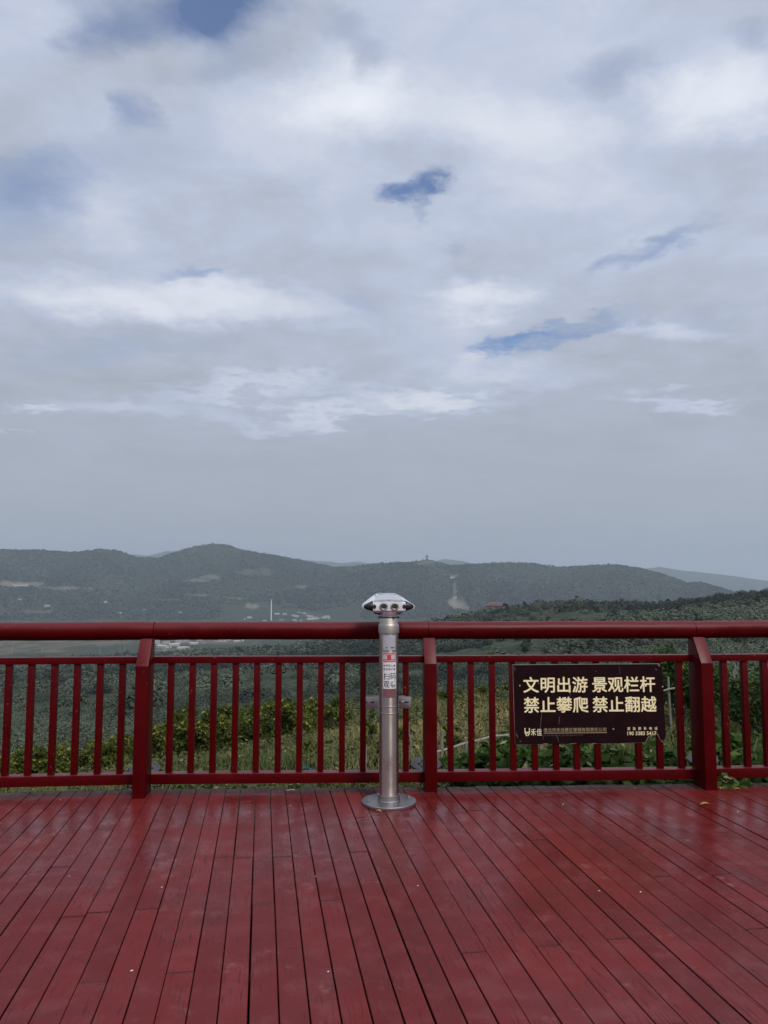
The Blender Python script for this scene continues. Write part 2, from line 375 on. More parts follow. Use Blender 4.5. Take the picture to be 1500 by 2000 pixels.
M['forest_leaf'] = leaf_mat('far forest leaves', (.018, .027, .021), (.068, .084, .056), None, obj_var=False, trans=0)
M['herb_leaf'] = leaf_mat('olive herb leaves', (.022, .034, .011), (.132, .144, .045), (.29, .23, .10), .90, obj_var=False)
M['weed_leaf'] = leaf_mat('green weed leaves', (.020, .050, .012), (.105, .170, .035), (.38, .36, .20), .95)
M['locust_leaf'] = leaf_mat('fresh green tree leaves', (.016, .038, .010), (.075, .130, .026), (.26, .26, .06), .96)
M['grass'] = leaf_mat('wild grass', (.030, .050, .012), (.110, .130, .035), None, trans=.25, obj_var=False)
def straw_grass():
    t = NT('grass blades'); c = t.mix(t.attr('tint'), (.032, .048, .014), (.108, .125, .040)); c = t.mix(t.attr('straw'), c, (.26, .205, .092))
    t.P(Base_Color=c, Roughness=.7, Specular_IOR_Level=.15); return t.m
M['grass_blade'] = straw_grass()

# ------------------------------------------------------------------ terrain
def hash2(ix, iy, seed):
    h = (ix.astype(np.int64) * 374761393 + iy.astype(np.int64) * 668265263 + seed * 974711) & 0xFFFFFFFF
    h = ((h ^ (h >> 13)) * 1274126177) & 0xFFFFFFFF
    return ((h ^ (h >> 16)) & 0xFFFF) / 65535.0
def vnoise(x, y, seed=0):
    ix = np.floor(x); iy = np.floor(y); fx = x - ix; fy = y - iy
    fx = fx * fx * (3 - 2 * fx); fy = fy * fy * (3 - 2 * fy)
    a = hash2(ix, iy, seed); b = hash2(ix + 1, iy, seed); c = hash2(ix, iy + 1, seed); d = hash2(ix + 1, iy + 1, seed)
    return (a + (b - a) * fx) * (1 - fy) + (c + (d - c) * fx) * fy
def fbm(x, y, octv=4, seed=0):
    v = 0; a = .5; t = 0
    for k in range(octv):
        v = v + a * vnoise(x * 2 ** k + 13.7 * k, y * 2 ** k - 7.3 * k, seed + k); t += a; a *= .5
    return v / t - .5
XS = np.array([-250, 0, 300, 600, 800, 950, 1100, 1300, 1500, 1750.])
def az_of(px): return np.arctan((px - 750) / (F * math.cos(PITCH) + 200 * math.sin(PITCH)))
AZ = az_of(XS)
VALLEY = -118.0
def slope(row):                      # tangent of the elevation of an image row straight ahead
    return np.tan(PITCH - np.arctan((np.asarray(row, float) - 1000) / F))
RR = np.array([0, 5.5, 7, 10, 15, 20, 30, 40, 60, 100, 200, 300, 400, 450, 520, 600, 700, 850, 1000, 1400, 2000, 2500.])
def zrow(r, rows): return H + r * slope(rows)
ZT = np.array([
    np.full(10, -.5), np.full(10, -.5),
    [-.62, -.60, -.58, -.52, -.50, -.48, -.45, -.42, -.40, -.4],
    [-1.2, -1.15, -1.1, -.95, -.90, -.85, -.80, -.75, -.70, -.7],
    [-2.3, -2.2, -2.05, -1.8, -1.6, -1.45, -1.35, -1.25, -1.15, -1.1],
    [-3.4, -3.25, -3.0, -2.65, -2.3, -2.1, -1.9, -1.75, -1.6, -1.5],
    [-6.0, -5.6, -5.1, -4.3, -3.75, -3.3, -3.0, -2.7, -2.5, -2.4],
    [-9.0, -8.4, -7.6, -6.2, -5.0, -4.4, -4.0, -3.6, -3.3, -3.2],
    zrow(60, [1450, 1440, 1425, 1390, 1366, 1352, 1340, 1330, 1320, 1315]),
    zrow(100, [1412, 1402, 1390, 1370, 1350, 1335, 1320, 1305, 1295, 1290]),
    zrow(200, [1362, 1354, 1347, 1335, 1315, 1295, 1275, 1255, 1240, 1235]),
    zrow(300, [1337, 1330, 1322, 1310, 1287, 1258, 1234, 1215, 1199, 1193]),
    zrow(400, [1320, 1314, 1307, 1295, 1266, 1222, 1194, 1185, 1167, 1161]),
    zrow(450, [1314, 1309, 1302, 1289, 1256, 1205, 1180, 1178, 1160, 1154]),
    zrow(520, [1307, 1303, 1296, 1281, 1243, 1194, 1176, 1182, 1164, 1158]),
    zrow(600, [1301, 1297, 1291, 1273, 1230, 1196, 1186, 1192, 1176, 1170]),
    zrow(700, [1295, 1291, 1286, 1266, 1222, 1212, 1208, 1215, 1202, 1196]),
    zrow(850, [1287, 1284, 1280, 1259, 1222, 1222, 1222, 1228, 1218, 1212]),
    zrow(1000, [1281, 1279, 1276, 1258, 1232, 1232, 1232, 1238, 1230, 1225]),
    np.full(10, VALLEY), np.full(10, VALLEY), np.full(10, VALLEY)])
_lr = np.log(RR + 4); _fine_l = np.linspace(_lr[0], _lr[-1], 420); _fine_a = np.linspace(-0.75, 0.75, 360)
_tmp = np.array([np.interp(_fine_a, AZ, row) for row in ZT])
_fine = np.array([np.interp(_fine_l, _lr, _tmp[:, j]) for j in range(len(_fine_a))])     # [az, r]
def _blur(a, k, ax):
    w = np.exp(-np.linspace(-2, 2, 2 * k + 1) ** 2); w /= w.sum()
    p = np.pad(a, [(k, k) if i == ax else (0, 0) for i in (0, 1)], mode='edge'); o = 0
    for i, q in enumerate(w): o = o + q * (p[i:i + a.shape[0], :] if ax == 0 else p[:, i:i + a.shape[1]])
    return o
_fine = _blur(_blur(_fine, 14, 0), 5, 1)
SKYL = np.array([(-400, 1090), (-250, 1095), (-120, 1084), (0, 1081), (75, 1080), (130, 1083), (190, 1078), (230, 1081), (270, 1093), (305, 1092), (345, 1079), (385, 1068), (410, 1066), (440, 1067), (470, 1076), (500, 1081), (550, 1089), (600, 1099),
                 (655, 1110), (700, 1106), (740, 1101), (800, 1100), (826, 1095), (846, 1094), (862, 1101), (880, 1106), (930, 1103), (1000, 1100), (1045, 1103), (1098, 1110), (1150, 1108), (1200, 1105), (1250, 1112), (1300, 1124),
                 (1340, 1139), (1375, 1140), (1410, 1148), (1445, 1160), (1468, 1163), (1485, 1157), (1510, 1146), (1600, 1120), (1750, 1105), (1900, 1110)], float)
FARL = np.array([(-400, 1140), (-250, 1130), (0, 1120), (200, 1095), (250, 1086), (285, 1088), (320, 1078), (345, 1079), (400, 1088), (560, 1096), (600, 1094), (660, 1099), (700, 1098), (740, 1104), (840, 1099), (870, 1092), (905, 1096), (950, 1110),
                 (1200, 1125), (1260, 1113), (1290, 1108), (1340, 1116), (1400, 1122), (1460, 1130), (1520, 1136), (1750, 1120), (1900, 1125)], float)
_sa = az_of(SKYL[:, 0]); _fa = az_of(FARL[:, 0])
def ridge_r(az): return np.interp(az, [-.5, -.1, .053, .22, .42, .5], [3900, 3850, 3250, 3500, 3300, 3300])
def ground_xy(x, y):
    x = np.atleast_1d(np.asarray(x, float)); y = np.atleast_1d(np.asarray(y, float))
    r = np.hypot(x, y); az = np.arctan2(x, y)
    ai = np.clip((az + .75) / 1.5 * (len(_fine_a) - 1), 0, len(_fine_a) - 1.001); li = np.clip((np.log(r + 4) - _lr[0]) / (_lr[-1] - _lr[0]) * (len(_fine_l) - 1), 0, len(_fine_l) - 1.001)
    i = ai.astype(int); j = li.astype(int); u = ai - i; v = li - j
    z = (_fine[i, j] * (1 - u) + _fine[i + 1, j] * u) * (1 - v) + (_fine[i, j + 1] * (1 - u) + _fine[i + 1, j + 1] * u) * v
    # broad unevenness
    near = np.clip((r - 9) / 30, 0, 1); mid = np.clip((r - 60) / 200, 0, 1) * np.clip((2400 - r) / 1200, .12, 1)
    z = z + near * .35 * fbm(x / 7, y / 7, 3, 5) + mid * 5.0 * fbm(x / 70, y / 70, 3, 9) + np.clip((r - 6) / 2, 0, 1) * .10 * fbm(x / 1.1, y / 1.1, 2, 3)
    # the range of hills
    rr = ridge_r(az); zs = H + rr * slope(np.interp(az, _sa, SKYL[:, 1])); start = 2450 + 250 * fbm(az * 14, az * 0 + 3, 2, 21)
    t = np.clip((r - start) / (rr - start), 0, 1)
    sp = fbm(az * 26 + r / 2300, r / 900, 3, 31)
    prof = t ** 1.25 + sp * .80 * np.sin(np.pi * np.clip(t, 0, 1)) ** 1.0 * t ** .35 * .8
    up = VALLEY + (zs - VALLEY) * np.clip(prof, 0, 1.0)
    back = np.clip((r - rr) / 1500, 0, 1); back = back * back * (3 - 2 * back)
    hill = np.where(r <= rr, up, zs + (VALLEY - zs) * back)
    hill = hill + np.clip((r - 2500) / 300, 0, 1) * (7.0 * fbm(x / 60, y / 60, 2, 45) + 6.0 * fbm(x / 20, y / 20, 2, 41) + 4.0 * fbm(x / 8, y / 8, 2, 43)) * np.clip((6500 - r) / 800, .3, 1)
    z_ = 0; zf = H + 9000 * slope(np.interp(az, _fa, FARL[:, 1]))
    tf = np.exp(-((r - 9000) / 900.) ** 2); hill = np.where(r > 6000, VALLEY + (zf - VALLEY) * tf + 18 * tf * fbm(x / 160, y / 160, 3, 51) + (hill - VALLEY) * np.clip((7000 - r) / 1000, 0, 1), hill)
    return np.where(r > 2450, hill, z)
def gz(x, y): return float(ground_xy(x, y)[0])
def hit(px, py, r0=6.0, r1=9500.0):     # where a line of sight meets the ground
    d = ray(px, py); h = math.hypot(d.x, d.y)
    rs = np.concatenate([np.arange(r0, 60, .15), np.arange(60, 600, 1.5), np.arange(600, r1, 5)])
    x = d.x / h * rs; y = d.y / h * rs; s = H + d.z / h * rs
    k = np.nonzero(ground_xy(x, y) >= s)[0]
    i = k[0] if len(k) else len(rs) - 1
    return Vector((x[i], y[i], float(ground_xy(x[i], y[i])[0])))

PATCHES = [(20, 1141, 50, 5, .6), (120, 1149, 40, 3, .45), (410, 1128, 26, 5, .4), (385, 1135, 26, 4, .4), (395, 1163, 40, 2, .4), (492, 1184, 14, 6, .75), (470, 1170, 20, 2, .4), (585, 1147, 14, 4, .4), (440, 1168, 30, 1.6, .35),
           (500, 1118, 40, 8, .15), (893, 1178, 17, 11, .8), (907, 1187, 10, 5, .6), (840, 1098, 20, 2, .45), (820, 1101, 12, 2, .4), (855, 1113, 9, 2, .35), (880, 1122, 22, 1.6, .35), (888, 1150, 4, 14, .4), (70, 1195, 30, 3, .3), (330, 1172, 26, 2, .3), (175, 1150, 30, 2, .3)]
def bare_mask(X, Y, Z):
    r = np.hypot(X, Y); a = np.arctan2(X, Y); out = np.zeros(len(X)); e = (Z - H) / np.maximum(r, 1)
    for k, (px, py, wx, wy, amp) in enumerate(PATCHES):
        c = hit(px, py); rc = math.hypot(c.x, c.y); ac = math.atan2(c.x, c.y)
        u = (a - ac) * F / wx; v = (e - (c.z - H) / rc) * F / wy
        d = u * u + v * v + 2.2 * fbm(X / 24, Y / 40, 3, 60 + k) + np.clip(np.abs(r - rc) / 250 - 1, 0, 9)
        np.maximum(out, .8 * amp * np.clip(1.25 - d, 0, 1), out=out)
    return out
def build_terrain():
    az = np.concatenate([np.linspace(-math.pi, -.62, 60, endpoint=False), np.linspace(-.62, .62, 1180, endpoint=False), np.linspace(.62, math.pi, 61)])
    rs = np.concatenate([[0.0, 2.5], np.geomspace(4.5, 2450, 330, endpoint=False), np.arange(2450, 4000, 11), np.geomspace(4000, 12500, 60)])
    A, Rg = np.meshgrid(az, rs, indexing='ij'); x = Rg * np.sin(A); y = Rg * np.cos(A)
    z = ground_xy(x.ravel(), y.ravel()); V = np.column_stack([x.ravel(), y.ravel(), z])
    na, nr = len(az), len(rs); i, j = np.meshgrid(np.arange(na - 1), np.arange(nr - 1), indexing='ij'); b = (i * nr + j).ravel()
    Fq = np.column_stack([b, b + 1, b + nr + 1, b + nr])
    X, Y = V[:, 0], V[:, 1]; r = np.hypot(X, Y)
    bare = bare_mask(X, Y, V[:, 2])
    fieldm = np.clip((r - 1150) / 150, 0, 1) * np.clip((2300 - r) / 300, 0, 1) * np.clip((-.16 - np.arctan2(X, Y)) / .06 + .25, 0, 1)
    fieldm = fieldm * np.clip((fbm(X / 160, Y / 120, 3, 71) + .16) * 6, 0, 1)
    a_ = np.arctan2(X, Y)
    straw = np.exp(-((r - 26) / 24.) ** 2) * np.clip(1.2 - np.abs(a_ - .01) / .17, 0, 1) + np.exp(-((r - 30) / 26.) ** 2) * np.clip(1.2 - np.abs(a_ - .16) / .12, 0, 1) * .7
    straw = np.clip(straw * (1 + 2.2 * fbm(X / 2.5, Y / 2.5, 3, 81)), 0, 1)
    cols = np.column_stack([bare, fieldm, straw, np.clip((r - 2300) / 400, 0, 1)])
    me = np_mesh('ground', V, Fq, 4, {'masks': cols}, sm=True)
    t = NT('wooded ground'); pos = t.tc.outputs['Object']
    n1 = t.noise(.012, 6, .6, vec=pos); n2 = t.noise(.09, 6, .65, vec=pos); n3 = t.noise(.5, 5, .6, vec=pos); n4 = t.noise(6, 5, .6, vec=pos)
    n5 = t.noise(.045, 5, .65, vec=pos, dist=.5)
    c = t.mix(t.rng(n2, .36, .64), (.012, .021, .016), (.078, .094, .062)); c = t.mix(t.rng(n5, .44, .58, 0, .85), c, (.010, .018, .013))
    c = t.mix(t.rng(n1, .40, .66, 0, .55), c, (.034, .044, .032)); c = t.mix(t.rng(n3, .4, .75, 0, .5), c, (.115, .130, .070))
    spn = t.N('ShaderNodeSeparateColor'); t.L(t.attr('masks', 'Color'), spn.inputs[0])
    a4 = t.attr('masks', 'Alpha')
    c = t.mix(spn.outputs[0], c, t.mix(t.rng(n3, .4, .7), (.26, .22, .17), (.42, .38, .32)))
    fld = t.mix(t.rng(t.noise(.035, 3, .5, vec=pos, stretch=(1, .35, 1)), .45, .55), (.060, .070, .042), (.150, .120, .085))
    c = t.mix(t.math('MULTIPLY', spn.outputs[1], .85), c, fld)
    c = t.mix(spn.outputs[2], c, t.mix(t.rng(n4, .3, .7), (.11, .095, .045), (.22, .18, .08)))
    t.P(Base_Color=c, Roughness=.95, Specular_IOR_Level=.1)
    hmix = t.math('ADD', t.math('MULTIPLY', t.noise(.22, 4, .65, vec=pos), a4), t.math('MULTIPLY', n3, .15))
    t.bump(hmix, .9, 4.0)
    o = link('ground', me, t.m); tag(o, 'wooded slopes, valley floor and rolling hills beyond the deck', 'terrain', kind='structure')
build_terrain()

# ------------------------------------------------------------------ deck
PA = R(-8.97); PD = Vector((math.sin(PA), math.cos(PA), 0)); PP = Vector((PD.y, -PD.x, 0))     # along and across the boards
NODE = [Vector((-5.6, 5.30)), Vector((-3.68, 5.515)), Vector((-1.69, 5.685)), Vector((.335, 5.742)), Vector((2.355, 5.835)), Vector((4.35, 6.02)), Vector((6.3, 6.30))]   # front face of the rails
def edge_y(x):
    for a, b in zip(NODE, NODE[1:]):
        if x <= b.x or b is NODE[-1]: return a.y + (b.y - a.y) * (x - a.x) / (b.x - a.x)
PITCHB = .1057
def build_deck():
    s0 = PP.dot(on(545.7, 2000)); lo, hi = -5.0, 6.2
    V = []; Fq = []; UVs = []; rnd = []; edge = []; side = []; ends = []; nails = bmesh.new()
    def board(s, e, t0, t1, far, r_, wob):
        w0, w1 = s + wob[0], e + wob[1]
        z = wob[2]; th = .028; bv = .0022
        n = max(2, int((t1 - t0) / .07))
        ts = np.concatenate([[t0, t0 + .025], np.linspace(t0 + .07, t1 - .07, n), [t1 - .025, t1]]); n = len(ts)
        for tt in [t0 + .022, t1 - .022] + [j for j in joists if t0 + .2 < j < t1 - .2 and rng.random() < .5]:
            for w in (.26, .74):
                p = PP * (s + (e - s) * (w + rng.uniform(-.06, .06))) + PD * (tt + rng.uniform(-.008, .008))
                if p.y > 1.4 and abs(p.x) < 3.4: add_lathe(nails, [(.0036, z - .001), (.0034, z + .0006)], 7, Matrix.Translation((p.x, p.y, 0)))
        prof = [(w0, z - th, 1), (w0, z - bv, 1), (w0 + bv, z, 0), ((w0 + w1) / 2, z, 0), (w1 - bv, z, 0), (w1, z - bv, 1), (w1, z - th, 1)]
        base = len(V); m = len(prof); u0 = rng.random() * 50
        for k, t in enumerate(ts):
            for (q, zz, sd_) in prof:
                p = PP * q + PD * (t + (wob[3] if far and k == n - 1 else 0)); dz = 0
                if k in (0, n - 1): dz = 0
                V.append((p.x, p.y, zz + dz)); UVs.append((t + u0, q)); rnd.append(r_)
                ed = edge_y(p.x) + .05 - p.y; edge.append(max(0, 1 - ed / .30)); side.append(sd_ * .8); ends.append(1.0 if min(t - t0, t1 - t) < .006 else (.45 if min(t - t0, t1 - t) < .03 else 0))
        for k in range(n - 1):
            for i in range(m - 1):
                a = base + k * m + i; Fq.append((a, a + m, a + m + 1, a + 1))
        for k in (0, n - 1):
            b = base + k * m
            Fq.append((b, b + 1, b + 5, b + 6)); Fq.append((b + 1, b + 2, b + 4, b + 5))
    nb = 0
    joists = [-2.4 + .62 * k for k in range(13)]
    k0 = int((lo - s0) / PITCHB); k1 = int((hi - s0) / PITCHB)
    for k in range(k0, k1):
        s = s0 + k * PITCHB
        g = .0016 + (.0014 if rng.random() < .3 else 0) - (.0008 if rng.random() < .4 else 0)
        a, b = s + g, s + PITCHB - g
        # end at the railing edge
        mid = PP * ((a + b) / 2); t = 6.0
        for _ in range(6):
            p = mid + PD * t; t += (edge_y(p.x) + .055 - p.y) / PD.y
        end = t + rng.uniform(-.012, .012); start = -2.6 - rng.random() * .3
        cuts = [start]; q = rng.choice([0, 1, 2, 3, 4])
        base_off = [.0, .62, 1.24][k % 3] if rng.random() < .8 else rng.choice(joists) % 1.8
        tcur = start + rng.uniform(.6, 2.6)
        while tcur < end - .5:
            j = min(joists, key=lambda x: abs(x - tcur)) + rng.uniform(-.02, .02)
            if j - cuts[-1] > .5 and end - j > .45: cuts.append(j)
            tcur += rng.choice([2.4, 3.0, 3.6, 2.0])
        cuts.append(end)
        zz = rng.uniform(-.0018, .0018)
        for c0, c1 in zip(cuts, cuts[1:]):
            board(a, b, c0 + .0012, c1 - .0012, c1 == end, rng.random(), (rng.uniform(-.0012, .0012), rng.uniform(-.0012, .0012), zz + rng.uniform(-.0008, .0008), 0))
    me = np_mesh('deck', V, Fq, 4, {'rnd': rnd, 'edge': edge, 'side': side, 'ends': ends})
    ul = me.uv_layers.new(name='grain'); vi = np.zeros(len(me.loops), np.int32); me.loops.foreach_get('vertex_index', vi)
    ul.data.foreach_set('uv', np.asarray(UVs, np.float32)[vi].ravel())
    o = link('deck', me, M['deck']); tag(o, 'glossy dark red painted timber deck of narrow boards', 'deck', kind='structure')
    # nail heads in pairs at the joists, and the joists below
    bm = bmesh.new()
    for j in joists:
        p = PP * .6 + PD * j; mt = Matrix.Translation((p.x, p.y, 0)) @ Matrix.Rotation(-PA, 4, 'Z')
        add_box(bm, (-5.6, -.035, -.16), (5.4, .035, -.0305), 0, mt)
    bm_obj('deck_joists', bm, M['joist'], o); bm_obj('nail_heads', nails, M['nail'], o)
build_deck()

# ------------------------------------------------------------------ railing
railing = empty('railing', (0.335, 5.79, 0))
tag(railing, 'long dark red timber railing along the far edge of the deck', 'railing')
def P3(p, z=0.0): return Vector((p.x, p.y, z)) - railing.location
def seg_matrix(a, b):
    d = (b - a).normalized(); ang = math.atan2(d.y, d.x)
    return Matrix.Translation(P3(a)) @ Matrix.Rotation(ang, 4, 'Z'), (b - a).length
HZ, HRAD = 1.137, .0665
POST_W = .088
def wobble_log(bm, L_, n=20, seed=0):
    r_ = random.Random(seed); k = max(6, int(L_ / .06)); rings = []
    ph = [r_.random() * 6 for _ in range(6)]
    for i in range(k + 1):
        x = L_ * i / k; e = min(i, k - i); f = .975 if e == 0 else 1.0
        ring = []
        for j in range(n):
            a = 2 * math.pi * j / n
            rr = HRAD * f * (1 + .012 * math.sin(x * 2.1 + ph[0] + 2 * a) + .010 * math.sin(x * 5.3 + ph[1] - a) + .007 * math.sin(x * 13 + 3 * a + ph[2]) + r_.uniform(-.004, .004))
            ring.append(bm.verts.new((x if e else x + (.002 if i else -.002) * 0, .07 + rr * math.cos(a), HZ + rr * math.sin(a))))
        rings.append(ring)
    for a, b in zip(rings, rings[1:]):
        for j in range(n): bm.faces.new((a[j], b[j], b[(j + 1) % n], a[(j + 1) % n]))
    bm.faces.new(rings[0]); bm.faces.new(rings[-1][::-1])
backs = {1: .02, 2: .015, 3: .10, 4: .075, 5: .08}
protr = {1: .15, 2: .190, 3: .086, 4: .132, 5: .12}
lean = {1: 0, 2: .0, 3: 0, 4: 0, 5: 0}
bal_px = {2: [7.5, 52, 98, 143, 188.5, 232.5], 3: [328.5, 371, 413.5, 456.6, 498.6, 541.5, 583.5, 625.5, 667.5, 708.6, 751, 793],
          4: [881, 922, 963.8, 1004, 1046, 1088, 1128.5, 1169.5, 1250.5, 1292, 1334], 5: [1423, 1463.6, 1503]}
for i in range(1, 5):
    a, b = NODE[i], NODE[i + 1]; mt, L_ = seg_matrix(a, b)
    rot = mt.to_quaternion()
    xs0 = -.002 if i == 2 else .03
    def place(o): o.matrix_local = mt
    bm = bmesh.new(); wobble_log(bm, L_ - .004, 22, i); o = bm_obj('handrail', bm, M['red_x'], railing, 50); place(o)
    bm = bmesh.new(); add_box(bm, (xs0, .012, .904), (L_ - .03, .088, .953), .005); o = bm_obj('upper_rail', bm, M['red_x'], railing, 30); place(o)
    bm = bmesh.new(); add_box(bm, (xs0, 0, .046), (L_ - .03, .095, .119), .006); o = bm_obj('lower_rail', bm, M['red_x'], railing, 30); place(o)
    # balusters: equal pitch along this bay
    d = (b - a).normalized(); xs_ = []
    for px in bal_px[i + 1]:
        dr = ray(px, 1515); # meet the baluster line
        nx, ny = -d.y, d.x; a2 = a + Vector((nx, ny)) * .03
        t = ((a2.x * ny * 1.0 + 0) if False else 0)
        den = dr.x * nx + dr.y * ny; tt = (a2.x * nx + a2.y * ny) / den
        p = Vector((dr.x * tt, dr.y * tt)); xs_.append((p - a).dot(d))
    xs_.sort(); st = (xs_[-1] - xs_[0]) / max(1, len(xs_) - 1) if len(xs_) > 2 else .155
    q = xs_[-1] + .155
    while i == 4 and q < L_ - .08: xs_.append(q); q += .155
    q = xs_[0] - .167
    while i == 1 and q > .08: xs_.append(q); q -= .167
    for x in xs_:
        bm = bmesh.new(); w = .0215
        add_box(bm, (x - w, .026, .119), (x + w, .026 + .046, .904), .004)
        ob = bm_obj('baluster', bm, M['red_z'], railing, 30); place(ob)
for i in range(1, 6):
    a = NODE[i]; d = ((NODE[min(i + 1, 5)] - NODE[i - 1]) if i != 2 else (NODE[2] - NODE[1])).normalized(); ang = math.atan2(d.y, d.x)
    f = -protr[i]; bk = backs[i]
    poly = [(f, -.02), (bk, -.02), (bk, 1.085), (min(f + .115, bk - .03), 1.085), (f, .905)]
    bm = bmesh.new(); add_prism(bm, poly, -POST_W / 2, POST_W / 2, .004)
    # profile lies in (depth, z): turn so depth runs along +y
    o = bm_obj('post', bm, M['red_z'], railing, 30)
    o.matrix_local = Matrix.Translation(P3(a + d * (-.032 if i == 2 else 0))) @ Matrix.Rotation(ang + math.pi / 2, 4, 'Z')

# ------------------------------------------------------------------ lettering
def glyphs(s, em, off=0.0):
    c = bpy.data.curves.new('lettering', 'FONT'); c.body = s; c.size = 1.0; c.offset = off; c.resolution_u = 3
    o = bpy.data.objects.new('lettering', c); COL.objects.link(o)
    dg = bpy.context.evaluated_depsgraph_get(); me = bpy.data.meshes.new_from_object(o.evaluated_get(dg))
    bpy.data.objects.remove(o); bpy.data.curves.remove(c)
    V = [(v.co.x * em, v.co.y * em) for v in me.vertices]; Fs = [tuple(p.vertices) for p in me.polygons]
    bpy.data.meshes.remove(me)
    return V, Fs
class Text2D:
    def __init__(s): s.V = []; s.F = []
    def put(s, txt, x, y, em, off=0.0, sx=1.0, fit=None):
        V, Fs = glyphs(txt, em, off)
        if not V: return
        if fit:                                   # stretch the glyph's own box to (x0, x1, y0, y1)
            ax = [v[0] for v in V]; ay = [v[1] for v in V]; x0, x1, y0, y1 = fit
            V = [(x0 + (v[0] - min(ax)) / (max(ax) - min(ax)) * (x1 - x0), y0 + (v[1] - min(ay)) / (max(ay) - min(ay)) * (y1 - y0)) for v in V]
        else: V = [(v[0] * sx + x, v[1] + y) for v in V]
        b = len(s.V); s.V += V; s.F += [tuple(i + b for i in f) for f in Fs]
    def quad(s, x0, y0, x1, y1):
        b = len(s.V); s.V += [(x0, y0), (x1, y0), (x1, y1), (x0, y1)]; s.F.append((b, b + 1, b + 2, b + 3))
    def poly(s, pts):
        b = len(s.V); s.V += list(pts); s.F.append(tuple(range(b, b + len(pts))))
    def strip(s, pts, w):
        pts = [Vector(p) for p in pts]; L_ = []; R_ = []
        for i, p in enumerate(pts):
            t = (pts[min(i + 1, len(pts) - 1)] - pts[max(i - 1, 0)]).normalized(); n = Vector((-t.y, t.x)) * w / 2
            L_.append(p + n); R_.append(p - n)
        for i in range(len(pts) - 1): s.poly([tuple(R_[i]), tuple(R_[i + 1]), tuple(L_[i + 1]), tuple(L_[i])])
    def build(s, name, m, parent, fn):
        me = bpy.data.meshes.new(name); me.from_pydata([fn(x, y) for x, y in s.V], [], s.F); me.update()
        return link(name, me, m, parent)

